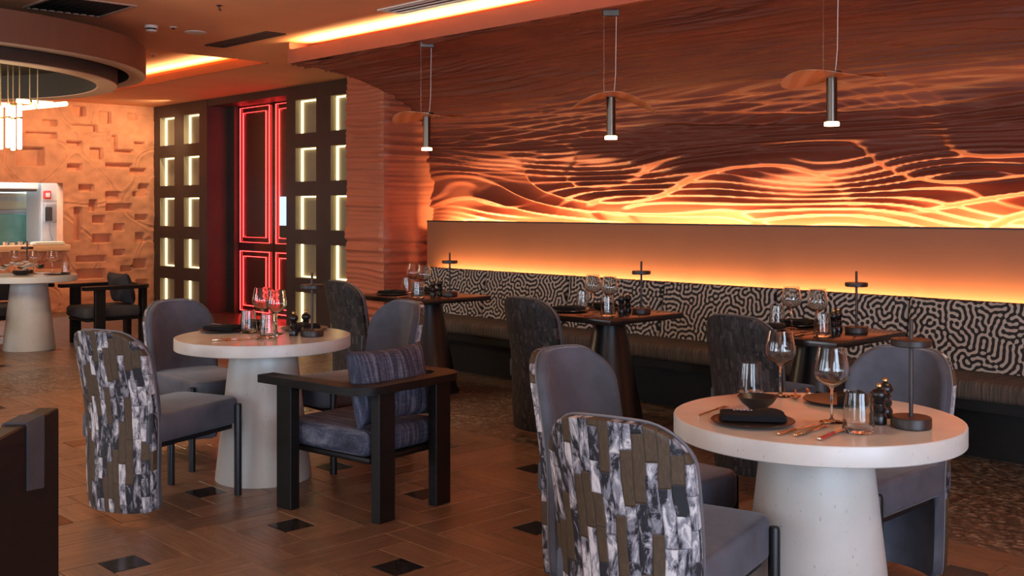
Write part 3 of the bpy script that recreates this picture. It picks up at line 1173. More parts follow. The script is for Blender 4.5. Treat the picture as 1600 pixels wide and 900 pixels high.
def panel_chair(name, outer, inner, seat_front, hw=.212):
    c = empty(name)
    lean = lambda z: -.085 * max(0, (z - .42) / .45) ** 1.5 - .02 * max(0, (.2 - z) / .2) ** 2 * -1
    yo = lambda off: (lambda u, z: -.36 + .075 * abs(u) ** 2.2 + lean(z) + off)
    round_off = lambda d: (lambda u, z: -.36 + .075 * abs(u) ** 2.2 + lean(z) + d)
    S0 = back_surface(hw, round_off(.038))
    S1 = back_surface(hw + .004, round_off(.006))
    S2 = back_surface(hw - .006, round_off(-.004))
    # outer shell: a pillowed back face with softened rim
    vs = solid(S0, S1)
    shell = vs.build("back_shell", outer, c, angle=60)
    sh = solid(S1, S2)
    sh.build("back_cover", outer, c, angle=70)
    I0 = back_surface(hw - .004, round_off(.066))
    I1 = back_surface(hw + .002, round_off(.040))
    I2 = back_surface(hw - .018, round_off(.074))
    solid(I0, I1).build("backrest_side", inner, c, angle=60)
    solid(I2, I0).build("backrest", inner, c, angle=70)
    rim = [tuple(p) for p in S0[1:, 0]] + [tuple(p) for p in S0[-1, 1:-1]] + [tuple(p) for p in S0[1:, -1][::-1]]
    rim = [(x * 1.012, y, z + (.004 if z > .8 else 0)) for x, y, z in rim]
    MB().tube(rim, .0035, 6).build("piping", "piping_cord", shell)
    sw = hw - .004
    # seat pad: slightly crowned
    bm = bmesh.new()
    bmesh.ops.create_cube(bm, size=1)
    y0, y1 = -.30, seat_front
    for v in bm.verts:
        v.co = Vector((v.co.x * 2 * sw, (y0 + y1) / 2 + v.co.y * (y1 - y0), .415 + v.co.z * .13))
    vert = [e for e in bm.edges if abs(e.verts[0].co.z - e.verts[1].co.z) > .01 and e.verts[0].co.y > 0]
    bmesh.ops.bevel(bm, geom=vert, offset=.07, segments=5, profile=.5, affect="EDGES")
    hor = [e for e in bm.edges if abs(e.verts[0].co.z - e.verts[1].co.z) < .001]
    bmesh.ops.bevel(bm, geom=hor, offset=.022, segments=3, profile=.5, affect="EDGES")
    MB().bm(bm).build("seat", inner, c, angle=50)
    fr = MB().box(-sw + .03, sw - .03, -.28, seat_front - .05, .325, .352)
    fr.build("seat_frame", "black_metal", c, smooth=False)
    for s in (-1, 1):
        x = s * (sw + .012)
        MB().lathe([(.0185, 0), (.0185, .445), (.015, .453), (0, .455)], (x, seat_front - .055, 0), 16).build("leg", "black_metal", c)
    return c


# front chairs: patchwork outside, grey-blue velvet inside
pc = panel_chair("dining_chair", "patchwork_fabric", "velvet", .335)
used = []
G1 = "patchwork and velvet dining chairs around the round tables"
place(pc, used, (-2.0, 2.54, 0), R(14), "dining chair with patchwork strip back facing the camera, nearest the camera", "chair", G1)
place(pc, used, (-2.60, 3.10, 0), R(-90), "grey velvet dining chair behind the foreground patchwork chair, its inner back to the camera", "chair", G1)
place(pc, used, (-2.04, 3.72, 0), R(180), "grey velvet dining chair on the banquette side of the foreground round table", "chair", G1)
place(pc, used, (-4.97, 2.40, 0), R(20), "patchwork strip dining chair at the round table beside the armchair", "chair", G1)
place(pc, used, (-5.74, 3.02, 0), R(-90), "grey velvet dining chair in front of the neon door, behind the patchwork chair", "chair", G1)
place(pc, used, (-5.10, 3.60, 0), R(180), "brownish grey velvet dining chair behind the armchair pillow", "chair", G1)
dc = panel_chair("dining_chair", "dark_patchwork_fabric", "velvet", .12)
used = []
G2 = "dark streaked chairs at the square tables"
place(dc, used, (-6.87, 5.09, 0), 0, "dark streaked fabric chair at the black table beside the column", "chair", G2)
place(dc, used, (-4.82, 5.06, 0), 0, "dark streaked fabric chair at the middle black table", "chair", G2)
place(dc, used, (-3.27, 5.07, 0), 0, "dark streaked fabric chair behind the foreground round table's wine glass", "chair", G2)


# ---- black armchair with a broad flat rail on four board legs
def armchair(name, seat_mat):
    c = empty(name)
    W, Dp, bw, r = .36, .36, .095, .13
    def u_path(w, yb, rr):
        pts = [(-w, Dp)]
        for a in np.linspace(PI, 1.5 * PI, 9):
            pts.append((-w + rr + rr * math.cos(a), yb + rr + rr * math.sin(a)))
        for a in np.linspace(1.5 * PI, 2 * PI, 9):
            pts.append((w - rr + rr * math.cos(a), yb + rr + rr * math.sin(a)))
        pts.append((w, Dp))
        return pts
    o_, i_ = u_path(W, -Dp, r), u_path(W - bw, -Dp + bw, r * .55)
    n = len(o_)
    mb = MB()
    z0, z1 = .585, .622
    vs = [(x, y, z) for z in (z0, z1) for x, y in o_] + [(x, y, z) for z in (z0, z1) for x, y in i_]
    fs = []
    for k in range(n - 1):
        fs += [(k, k + 1, n + k + 1, n + k), (2 * n + k + 1, 2 * n + k, 3 * n + k, 3 * n + k + 1),
               (n + k, n + k + 1, 3 * n + k + 1, 3 * n + k), (k + 1, k, 2 * n + k, 2 * n + k + 1)]
    fs += [(0, n, 3 * n, 2 * n), (n - 1, 3 * n - 1, 4 * n - 1, 2 * n - 1)]
    mb.add(vs, fs).build("arm_rail", "black_wood", c, angle=30)
    for s in (-1, 1):
        x = s * (W - bw / 2)
        MB().rbox(x - .028, x + .028, .14, .245, 0, .586, .004, 1).build("leg", "black_wood", c)
    for s in (-1, 1):
        x = s * .19
        MB().rbox(x - .052, x + .052, -Dp + .01, -Dp + .065, 0, .586, .004, 1).build("leg", "black_wood", c)
    MB().rbox(-.235, .235, -.28, .30, .255, .285, .012, 2).build("seat_base", "black_wood", c)
    MB().rbox(-.262, .262, -.275, .32, .285, .405, .04, 3).build("seat_cushion", seat_mat, c)
    return c


G3 = "black board-legged armchairs"
ac = armchair("armchair", "navy_weave")
used = []
place(ac, used, (-4.34, 3.13, 0), R(98), "black armchair with wide flat arm rail, beside the middle round table", "armchair", G3)
af = armchair("armchair", "charcoal_fabric")
used = []
place(af, used, (-11.28, 4.80, 0), R(180), "black armchair with red-lit rear legs at the farthest round table", "armchair", G3)
place(af, used, (-11.34, 3.24, 0), 0, "black armchair cut off by the picture's edge at the farthest round table", "armchair", G3)
place(af, used, (-12.14, 4.10, 0), R(-90), "black armchair on the clay wall side of the farthest round table", "armchair", G3)


def pillow(name, w, h, t_, mat, loc, rot, label):
    n, m_ = 26, 18
    vs = []
    for side in (1, -1):
        g = np.zeros((m_, n, 3))
        for i in range(m_):
            for j in range(n):
                u, v = -1 + 2 * j / (n - 1), -1 + 2 * i / (m_ - 1)
                k = ((1 - u ** 4) * (1 - v ** 4)) ** .45
                pinch = 1 - .06 * (1 - abs(v) ** 2) * abs(u) ** 3
                pinch2 = 1 - .10 * (1 - abs(u) ** 2) * abs(v) ** 3
                g[i, j] = (u * w / 2 * pinch, side * t_ / 2 * k * (1 + .08 * math.sin(5 * u + 3 * v)), v * h / 2 * pinch2)
        vs.append(g)
    f0, b0 = vs
    o = solid(b0, f0).build(name, mat, angle=80)
    o.location = loc
    o.rotation_euler = rot
    tag(o, label, "pillow")
    return o


pillow("throw_pillow", .50, .36, .13, "navy_weave", (-4.165, 3.155, .588), (R(-12), 0, R(98)), "striped navy throw pillow leaning on the armchair's rear rail")
pillow("throw_pillow", .44, .34, .15, "grey_felt", (-11.28, 4.97, .575), (R(-14), 0, R(180)), "dark grey throw pillow in the armchair with red-lit legs")
pillow("throw_pillow", .44, .34, .15, "grey_felt", (-12.31, 4.10, .575), (R(-14), 0, R(-90)), "dark grey throw pillow in the armchair by the clay wall")

# ---- dark wooden chair in the near corner, seen from behind, a felt strap over its back
wc = empty("wooden_chair", (-2.915, 1.015, 0), math.atan2(.64, -.77) + PI)
tag(wc, "dark wooden chair with grey felt strap over its tall panel back", "chair")
# local: x runs along the back panel, -y is the outside
wc.rotation_euler = (0, 0, math.atan2(-.64, .77))
MB().rbox(-.13, .37, .0, .055, 0, .885, .004, 1).build("back_panel", "black_wood", wc)
MB().rbox(-.12, .36, -.46, -.001, .40, .46, .02, 2).build("seat", "charcoal_fabric", wc)
for x in (-.10, .30):
    MB().rbox(x, x + .05, -.45, -.40, 0, .40, .004, 1).build("leg", "black_wood", wc)
st = MB()
sx0, sx1 = -.005, .105
prof = [(.060, .72), (.0605, .80), (.0605, .882), (.056, .8895), (.0275, .891), (-.001, .8895), (-.0055, .882), (-.0055, .70)]
pin = [(.0555, .72), (.0555, .80), (.0555, .880), (.053, .8855), (.0275, .8856), (.002, .8855), (-.0005, .880), (-.0005, .70)]
vs, fs = [], []
for pr in (prof, pin):
    for x in (sx0, sx1):
        vs += [(x, y, z - (.02 if (z < .75 and x < 0) else 0)) for y, z in pr]
n = len(prof)
for k in range(n - 1):
    fs += [(k, k + 1, n + k + 1, n + k), (3 * n + k, 3 * n + k + 1, 2 * n + k + 1, 2 * n + k), (k + 1, k, 2 * n + k, 2 * n + k + 1), (n + k, n + k + 1, 3 * n + k + 1, 3 * n + k)]
st.add(vs, fs).build("felt_strap", "grey_felt", wc)

# ================================================================== THINGS ON THE TABLES
def glassy(prof_out, prof_in, n=28):
    return MB().lathe(prof_out + prof_in[::-1], n=n, cap=False)


def wine_glass_mesh():
    o = [(0, 0), (.036, 0), (.0375, .0015), (.030, .004), (.010, .007), (.0042, .014), (.0036, .06), (.0038, .098), (.008, .106), (.026, .116), (.046, .131), (.0535, .148), (.0525, .165), (.046, .195), (.040, .226)]
    i = [(0, .1085), (.008, .110), (.025, .1185), (.0445, .133), (.0517, .148), (.0508, .165), (.0446, .195), (.0388, .226)]
    return glassy(o, i, 30)


def tumbler_mesh():
    o = [(0, 0), (.040, 0), (.0445, .004), (.0475, .012), (.0465, .03), (.041, .09), (.0375, .122)]
    i = [(0, .010), (.038, .011), (.0445, .018), (.0445, .03), (.0392, .09), (.0361, .122)]
    return glassy(o, i, 28)


def mill():
    c = empty("pepper_mill")
    MB().lathe([(.0225, 0), (.0235, .003), (.0235, .022), (.0205, .030), (.0175, .036), (.021, .044), (.0215, .052), (.0165, .060), (.0155, .064), (.0205, .069), (.0155, .074)], n=24).build("body", "black_lacquer", c)
    MB().lathe([(.0145, .074), (.017, .076), (.024, .086), (.0245, .096), (.020, .106), (.010, .112), (.005, .113)], n=24).build("cap", "black_lacquer", c)
    cap_ = [q for q in c.children if q.name.startswith("cap")][0]
    MB().lathe([(.004, .112), (.0085, .118), (.0085, .123), (.005, .128), (0, .129)], n=16, cap=False).build("knob", "brass", cap_)
    return c


def lamp():
    c = empty("table_lamp")
    MB().lathe([(.058, 0), (.0605, .003), (.0605, .030), (.058, .034), (0, .034)], n=40).build("base", "umber_metal", c)
    MB().lathe([(.0065, .034), (.0065, .330), (.005, .333), (0, .3335)], n=14).build("stem", "umber_metal", c)
    MB().lathe([(.0065, .250), (.057, .250), (.060, .253), (.060, .269), (.0575, .272), (.0065, .272)], n=40).build("shade", "umber_metal", c)
    return c


def plate_mesh(r=.13):
    return MB().lathe([(0, 0), (r * .6, 0), (r * .68, .003), (r * .97, .008), (r, .0105), (r * .985, .0125), (r * .7, .0065), (0, .0055)], n=44, cap=False)


def bowl_mesh():
    return MB().lathe([(0, 0), (.026, 0), (.030, .003), (.052, .020), (.066, .040), (.068, .0425), (.0655, .0425), (.050, .023), (.028, .008), (0, .007)], n=36, cap=False)


def napkin():
    c = empty("folded_napkin")
    bm = bmesh.new()
    bmesh.ops.create_grid(bm, x_segments=16, y_segments=10, size=.5)
    for v in bm.verts:
        u, w = v.co.x, v.co.y
        v.co = Vector((u * .20, w * .105, .026 + .004 * math.sin(u * 7) + .003 * math.cos(w * 9 + u * 4) - .010 * (abs(u * 2) ** 6) - .006 * (abs(w * 2) ** 6)))
    top = [v for v in bm.verts]
    ret = bmesh.ops.extrude_face_region(bm, geom=bm.faces[:])
    for v in [g for g in ret["geom"] if isinstance(g, bmesh.types.BMVert)]:
        v.co.z = .0005 + .002 * (abs(v.co.x) > .09)
    bmesh.ops.recalc_face_normals(bm, faces=bm.faces[:])
    cloth = MB().bm(bm).build("cloth", "black_fabric", c, angle=50)
    MB().rbox(-.097, .095, -.050, -.042, .008, .016, .003, 1).build("hem", "black_fabric", c)
    ln = MB()
    x = -.062
    for k, (w, hgt) in enumerate(((.008, .010), (.006, .010), (.008, .010), (.006, .010), (.008, .010), (.006, .010))):
        ln.box(x, x + .0022, -.030, -.030 + hgt, .0305, .0311)
        ln.box(x, x + w, -.030 + (hgt - .0022) * (k % 2), -.0278 + (hgt - .0022) * (k % 2), .0305, .0311)
        x += w + .0035
    tag(ln.build("lettering", "white_paint", cloth, smooth=False), "small white lettering")
    return c


def fork():
    c = empty("fork")
    MB().cyl((-.10, 0, .004), (.035, 0, .006), .0032, .0028, 8).build("handle", "gold_steel", c)
    mb = MB().rbox(.033, .055, -.010, .010, .004, .007, .001, 1)
    for k in range(4):
        y = -.0085 + .0057 * k
        mb.box(.054, .098, y - .0012, y + .0012, .0045, .0065)
    mb.build("tines", "gold_steel", c, smooth=False)
    return c


def spoon():
    c = empty("spoon")
    MB().cyl((-.10, 0, .004), (.045, 0, .006), .0032, .0026, 8).build("handle", "gold_steel", c)
    vs, fs = [], []
    n, m_ = 20, 5
    for i in range(m_ + 1):
        rr = i / m_
        for k in range(n):
            a = 2 * PI * k / n
            vs.append((.072 + .031 * rr * math.cos(a), .020 * rr * math.sin(a), .002 + .008 * rr ** 2))
    for i in range(m_):
        for k in range(n):
            fs.append((i * n + k, i * n + (k + 1) % n, (i + 1) * n + (k + 1) % n, (i + 1) * n + k))
    vs2 = [(x, y, z + .0012) for x, y, z in vs]
    N = len(vs)
    fs2 = [tuple(N + q for q in f[::-1]) for f in fs]
    rim = [(m_ * n + k, m_ * n + (k + 1) % n, N + m_ * n + (k + 1) % n, N + m_ * n + k) for k in range(n)]
    MB().add(vs + vs2, [f[::-1] for f in fs] + [f[::-1] for f in fs2] + rim).build("bowl", "gold_steel", c)
    return c


def knife(handle_mat):
    c = empty("table_knife")
    MB().rbox(-.11, -.01, -.006, .006, .001, .010, .003, 2).build("handle", handle_mat, c)
    MB().extrude([(-.012, -.004), (.02, -.0085), (.08, -.009), (.104, .002), (.10, .005), (-.012, .005)], .0025, .0045).build("blade", "steel", c, smooth=False)
    if handle_mat == "red_handle":
        MB().rbox(-.122, -.108, -.0065, .0065, .0008, .0105, .003, 2).build("end_cap", "steel", c)
        for k in range(4):
            MB().cyl((-.095 + .022 * k, 0, .0095), (-.095 + .022 * k, 0, .0106), .0022, n=8).build("rivet", "steel", c)
    return c


ZT = .7503
W_MESH = wine_glass_mesh().build("wine_glass", "clear_glass", angle=40)
T_MESH = tumbler_mesh().build("tumbler", "clear_glass", angle=40)
P_MESH = plate_mesh().build("plate", "slate_ceramic", angle=40)
B_MESH = bowl_mesh().build("bowl", "slate_ceramic", angle=40)
PROTO = {"wine_glass": W_MESH, "tumbler": T_MESH, "plate": P_MESH, "bowl": B_MESH, "pepper_mill": mill(), "table_lamp": lamp(),
         "folded_napkin": napkin(), "fork": fork(), "spoon": spoon(), "table_knife": knife("gold_steel"), "steak_knife": knife("red_handle")}
PROTO["steak_knife"].name = "steak_knife"
USED = {k: [] for k in PROTO}
CATS = {"wine_glass": "wine glass", "tumbler": "glass", "plate": "plate", "bowl": "bowl", "pepper_mill": "pepper mill", "table_lamp": "lamp",
        "folded_napkin": "napkin", "fork": "fork", "spoon": "spoon", "table_knife": "knife", "steak_knife": "knife"}


def put(kind, x, y, label, rz=0, z=ZT, scale=1):
    o = place(PROTO[kind], USED[kind], (x, y, z), rz, label, CATS[kind], CATS[kind] + "s on the tables")
    if scale != 1:
        o.scale = (scale,) * 3
    return o


# foreground round table
F = "on the foreground round table"
put("plate", -1.955, 2.90, "black plate with folded napkin nearest the camera, foreground round table")
put("folded_napkin", -1.965, 2.915, "folded black napkin with white lettering on the near plate, foreground table", R(38), ZT + .0105)
put("bowl", -2.085, 3.12, "black bowl standing beside the near napkin " + F)
put("tumbler", -2.235, 3.30, "empty tumbler behind the black bowl " + F)
put("wine_glass", -2.165, 3.385, "empty wine glass behind the black bowl " + F, 0, ZT, 1.04)
put("wine_glass", -1.79, 3.09, "empty wine glass in the centre, left of the pepper mills " + F, 0, ZT, 1.04)
put("tumbler", -1.655, 3.01, "empty tumbler beside the red-handled knife " + F)
put("pepper_mill", -1.672, 3.170, "shorter-standing black mill in front of the pair " + F)
put("pepper_mill", -1.712, 3.285, "black mill at the back of the pair " + F)
put("table_lamp", -1.580, 3.195, "slim dark disc lamp " + F)
put("plate", -1.95, 3.43, "black plate on the banquette side " + F)
put("folded_napkin", -1.90, 3.42, "folded black napkin on the far plate, foreground table", R(-60), ZT + .0105)
put("fork", -2.15, 2.96, "fork lying left of the near napkin " + F, R(98))
put("table_knife", -1.795, 2.90, "knife beside the near plate " + F, R(92))
put("table_knife", -1.755, 2.92, "second knife, next to the spoon " + F, R(94))
put("spoon", -1.755, 2.945, "spoon lying across the knives " + F, R(99), ZT + .006)
put("steak_knife", -1.69, 2.935, "red-handled knife with metal rivets by the tumbler " + F, R(99))
put("spoon", -2.135, 3.435, "spoon at the far place setting " + F, R(-58))
put("table_knife", -2.10, 3.47, "knife at the far place setting " + F, R(-55))

# round table beside the armchair
Lq = "on the round table by the armchair"
put("plate", -5.40, 2.955, "black plate with napkin at the rim " + Lq)
put("folded_napkin", -5.40, 2.955, "folded black napkin on the rim plate, round table by the armchair", R(20), ZT + .0105)
put("bowl", -5.42, 3.16, "black bowl behind the plate " + Lq)
put("wine_glass", -5.30, 3.135, "left wine glass glowing with neon red " + Lq)
put("wine_glass", -5.09, 3.10, "right wine glass glowing with neon red " + Lq)
put("tumbler", -5.245, 3.02, "left tumbler glowing with neon red " + Lq)
put("tumbler", -4.985, 2.985, "right tumbler glowing with neon red " + Lq)
put("pepper_mill", -4.965, 3.125, "left black mill " + Lq)
put("pepper_mill", -4.985, 3.215, "right black mill " + Lq)
put("table_lamp", -4.880, 3.185, "slim dark disc lamp " + Lq)
put("plate", -5.17, 3.325, "far black plate with napkin " + Lq)
put("folded_napkin", -5.17, 3.325, "folded black napkin on the far plate, round table by the armchair", R(-10), ZT + .0105)
put("table_knife", -5.02, 2.80, "knife near the front rim " + Lq, R(80))
put("spoon", -4.96, 2.83, "spoon near the front rim " + Lq, R(85))

# black square tables
for (T, nm, ox) in ((-6.59, "on the black table beside the column", 0), (-4.695, "on the middle black square table", 0), (-3.195, "on the near-end black square table", 0)):
    A = "black plate with napkin, chair side, " + nm
    put("plate", T - .20, 5.16, A)
    put("folded_napkin", T - .20, 5.16, "folded black napkin, chair side, " + nm, R(10), ZT + .0105)
    put("plate", T - .20, 5.50, "black plate, banquette side, " + nm)
    put("folded_napkin", T - .20, 5.50, "folded black napkin, banquette side, " + nm, R(-8), ZT + .0105)
    put("wine_glass", T - .145, 5.335, "left wine glass " + nm)
    put("wine_glass", T + .055, 5.275, "right wine glass " + nm)
    put("tumbler", T - .245, 5.345, "left tumbler " + nm)
    put("tumbler", T + .175, 5.12, "right tumbler " + nm)
    put("pepper_mill", T + .135, 5.30, "front black mill " + nm)
    put("pepper_mill", T + .115, 5.385, "rear black mill " + nm)
    put("table_lamp", T + .215, 5.40, "slim dark disc lamp " + nm)
    put("table_knife", T + .075, 5.11, "knife beside the tumbler " + nm, R(95))
    put("spoon", T + .03, 5.11, "spoon beside the knife " + nm, R(95))

# farthest round table
Kq = "on the farthest round table"
put("wine_glass", -11.72, 4.03, "leftmost wine glass " + Kq)
put("wine_glass", -11.50, 4.14, "middle wine glass behind the flowers " + Kq)
put("wine_glass", -11.42, 4.30, "rightmost wine glass " + Kq)
put("tumbler", -11.24, 4.37, "tumbler standing at the plate " + Kq)
put("plate", -11.18, 4.26, "black plate near the rim " + Kq)
put("table_lamp", -11.62, 4.12, "slim dark disc lamp " + Kq)
fl_ = empty("flower_arrangement", (-11.36, 3.97, ZT))
tag(fl_, "low arrangement of white flowers on the farthest round table", "flowers")
MB().lathe([(.05, 0), (.075, .01), (.085, .035), (.08, .045), (0, .045)], n=24).build("dish", "slate_ceramic", fl_)
rng = random.Random(5)
for k in range(26):
    a, rr = rng.uniform(0, 2 * PI), .15 * math.sqrt(rng.random())
    mb = MB()
    px_, py_, pz_ = rr * math.cos(a), rr * 1.4 * math.sin(a), .05 + .085 * (1 - rr / .17) + rng.uniform(-.015, .015)
    for q in range(7):
        b_ = 2 * PI * q / 7 + k
        s_ = rng.uniform(.034, .052)
        d1 = Vector((math.cos(b_), math.sin(b_), .55))
        d2 = Vector((-math.sin(b_), math.cos(b_), 0))
        p = Vector((px_, py_, pz_))
        mb.add([p, p + d1 * s_ * .6 + d2 * s_ * .45, p + d1 * s_, p + d1 * s_ * .6 - d2 * s_ * .45, p + d1 * s_ * .55 - Vector((0, 0, .006))], [(0, 1, 2, 3), (3, 2, 1, 4), (0, 3, 4, 1)])
    mb.build("bloom", "flower_white" if k % 6 else "leaf_dark", fl_, smooth=False)

# ================================================================== PENDANTS OVER THE SQUARE TABLES
def pendant(label, x, y, rot, shape):
    zb = 1.868
    c = empty("pendant_lamp", (x, y, zb), rot)
    tag(c, label, "pendant lamp", "pendant lamps over the square tables")
    a = (y - YV) / (YW - YV)
    zc = ZS + (ZV - ZS) * math.sqrt(max(0, 1 - a * a)) - zb - .05
    MB().lathe([(.038, .006), (.040, 0), (.040, .018), (.036, .022)], n=24).build("light_tip", "pendant_tip", c)
    MB().lathe([(.029, .022), (.029, .285)], n=24).build("tube", "gunmetal", c)
    MB().lathe([(.052, .268), (.055, .271), (.055, .289), (.052, .292)], n=28).build("collar", "gunmetal", c)
    MB().rbox(-.055, .055, -.022, .022, zc - .004, zc + .05, .004, 1).build("canopy", "gunmetal", c)
    MB().cyl((-.045, 0, .29), (-.045, 0, zc), .0011, n=6).build("suspension_wire", "steel", c)
    MB().tube([(.018, 0, .29), (.023, 0, .33), (.030, 0, .42), (.032, 0, zc * .7 + .05), (.035, 0, zc)], .0022, 6).build("power_cord", "off_white_plastic", c)
    # curved resin petal: a disc bent in one or two directions
    n, m_ = 40, 12
    vs, fs = [], []
    for i in range(m_ + 1):
        for k in range(n):
            t_ = 2 * PI * k / n
            rr = .03 + (.275 - .03) * i / m_
            rr *= 1 + .06 * math.sin(3 * t_ + 1)
            px_, py_ = rr * math.cos(t_), rr * math.sin(t_) * .8
            if shape == 0:          # tilted wave
                pz_ = .262 + .12 * px_ * 0 + .30 * py_ * 0 + .9 * px_ * py_ + .04 * px_
            else:                   # saddle drooping at both ends
                pz_ = .274 - 1.15 * px_ ** 2 + .25 * py_ ** 2
            vs.append((px_, py_, pz_))
    for i in range(m_):
        for k in range(n):
            fs.append((i * n + k, i * n + (k + 1) % n, (i + 1) * n + (k + 1) % n, (i + 1) * n + k))
    N = len(vs)
    v2 = [(a_, b_, c_ - .003) for a_, b_, c_ in vs]
    mb = MB().add(vs + v2, fs + [tuple(N + q for q in f[::-1]) for f in fs] + [(m_ * n + (k + 1) % n, m_ * n + k, N + m_ * n + k, N + m_ * n + (k + 1) % n) for k in range(n)])
    mb.build("petal_shade", "amber_petal", c)
    spot("pendant_beam", (x, y, zb - .01), 16, WARMW, (0, 0, -1), 120, .8, .03)
    return c


RC = math.atan2(.725, .689)
pendant("pendant lamp with amber petal over the black table beside the column", -6.53, 5.30, RC + .2, 0)
pendant("pendant lamp with drooping amber petal over the middle black table", -4.65, 5.30, RC, 1)
pendant("pendant lamp with amber petal over the near-end black table", -3.07, 5.30, RC - .1, 0)

# ================================================================== CEILING THINGS
ring = empty("ceiling_ring", (-9.89, 2.22, CZ))
tag(ring, "large double ring drum hanging from the ceiling with brown outer band", "ceiling ring")


def band(name, mat, r_out, r_in, z0, z1, lip_mat):
    zz0, zz1 = z0 - CZ, z1 - CZ
    MB().lathe([(r_out, zz0), (r_out, zz1)], n=128, cap=False).build(name, mat, ring)
    MB().lathe([(r_in, zz1), (r_in, zz0)], n=128, cap=False).build(name + "_inside", "ring_dark", ring)
    MB().lathe([(r_in, zz0), (r_in + .006, zz0 - .006), (r_out - .006, zz0 - .006), (r_out, zz0)], n=128, cap=False).build(name + "_lip", lip_mat, ring)


band("outer_band", "ring_brown", 2.16, 2.02, 2.556, 2.785, "ring_lip")
band("inner_band", "ring_dark", 1.93, 1.76, 2.47, 2.785, "ring_lip")
MB().lathe([(1.76, -.20), (0, -.20)], n=96, cap=False).build("centre_disc", "olive_panel", ring)
MB().lathe([(2.16, 2.785 - CZ), (1.76, 2.785 - CZ), (1.70, 2.785 - CZ), (1.70, 2.775 - CZ), (2.16, 2.775 - CZ)], n=96, cap=False).build("top_cover", "ring_brown", ring)
MB().lathe([(1.78, -.19), (1.78, -.18), (.9, -.17), (.9, 0)], n=96, cap=False).build("hanging_core", "ring_dark", ring)

chand = empty("chandelier", (-9.0, 2.95, CZ - .20))
tag(chand, "brass chandelier of glowing tubes hanging inside the ceiling ring", "chandelier")


def cw_(x, d):          # point on the ray of image column x at depth d (room coordinates, z left out)
    cx_ = (x - 800) / 1700 * d
    return .689 * cx_ - .725 * d, .725 * cx_ + .689 * d


ox, oy = chand.location.x, chand.location.y
oz = chand.location.z
for (x, d, za, zb2) in ((1, 8.55, 1.885, 2.225), (12.5, 8.50, 1.895, 2.235), (20.5, 8.62, 1.88, 2.235), (30.5, 8.56, 1.885, 2.24), (-14, 8.6, 1.89, 2.23), (-24, 8.5, 1.885, 2.235)):
    px_, py_ = cw_(x, d)
    px_ -= ox; py_ -= oy
    mb = MB().lathe([(.010, za - oz), (.0185, za - oz + .006), (.0185, zb2 - oz)], (px_, py_, 0), 14)
    tb = mb.build("glow_tube", "tube_light", chand)
    MB().lathe([(.020, 2.128 - oz), (.020, 2.142 - oz)], (px_, py_, 0), 14).build("brass_band", "brass", tb)
    MB().cyl((px_, py_, zb2 - oz), (px_, py_, 0), .0065, n=8).build("rod", "brass", chand)
for (x0, d0, x1, d1, z) in ((27, 8.5, 82, 8.75, 2.262), (36, 8.7, 103, 8.35, 2.225), (-60, 8.6, 14, 8.6, 2.24)):
    a = cw_(x0, d0); b_ = cw_(x1, d1)
    pa, pb = (a[0] - ox, a[1] - oy, z - oz), (b_[0] - ox, b_[1] - oy, z - oz)
    tb = MB().cyl(pa, pb, .0185, n=14).build("glow_tube", "tube_light", chand)
    q = Vector(pa).lerp(Vector(pb), .35)
    d_ = (Vector(pb) - Vector(pa)).normalized() * .008
    MB().cyl(q - d_, q + d_, .021, n=14).build("brass_band", "brass", tb)
    MB().cyl(q, (q.x, q.y, 0), .0065, n=8).build("rod", "brass", chand)
pl = bpy.data.lights.new("chandelier_glow", "POINT")
pl.energy, pl.color, pl.shadow_soft_size = 70, (1, .74, .46), .25
po = bpy.data.objects.new("chandelier_glow", pl)
COL.objects.link(po)
po.location = (-9.6, 2.45, 1.80)
a, b_ = cw_(-40, 8.6), cw_(34, 8.6)
MB().cyl((a[0] - ox, a[1] - oy, 2.245 - oz), (b_[0] - ox, b_[1] - oy, 2.245 - oz), .006, n=8).build("cross_bar", "brass", chand)


def vent(name, label, x0, x1, y0, y1, slats, frame_mat="off_white_plastic", z=CZ, along_x=True, back="vent_black"):
    c = empty(name, ((x0 + x1) / 2, (y0 + y1) / 2, z))
    tag(c, label, "air vent")
    w, h = (x1 - x0) / 2, (y1 - y0) / 2
    f = .022
    fm = MB().box(-w, w, -h, -h + f, -.010, 0).box(-w, w, h - f, h, -.010, 0).box(-w, -w + f, -h + f, h - f, -.010, 0).box(w - f, w, -h + f, h - f, -.010, 0)
    fm.build("frame", frame_mat, c, smooth=False)
    MB().box(-w + f, w - f, -h + f, h - f, -.003, -.001).build("backing", back, c, smooth=False)
    for k in range(slats):
        y = -h + f + (2 * h - 2 * f) * (k + .5) / slats
        MB().box(-w + f, w - f, y - .006, y + .006, -.009, -.003).build("slat", frame_mat if slats < 6 else "vent_black", c, smooth=False)
    return c


vent("square_air_vent", "black square air grille with pale frame in the ceiling corner", -8.22, -7.58, 2.88, 3.46, 9, "ring_lip")
vent("linear_air_vent", "long pale linear air diffuser beside the glowing ceiling cove", -6.52, -4.9, 4.82, 5.06, 3, "off_white_plastic")
vent("linear_air_vent", "dark linear air diffuser glinting red, near the cove's corner", -9.0, -7.95, 4.74, 4.93, 2, "ring_dark")
vent("linear_air_vent", "short linear air diffuser inside the glowing ceiling tray", -10.7, -9.75, 4.64, 4.84, 2, "off_white_plastic", CZ + .17)

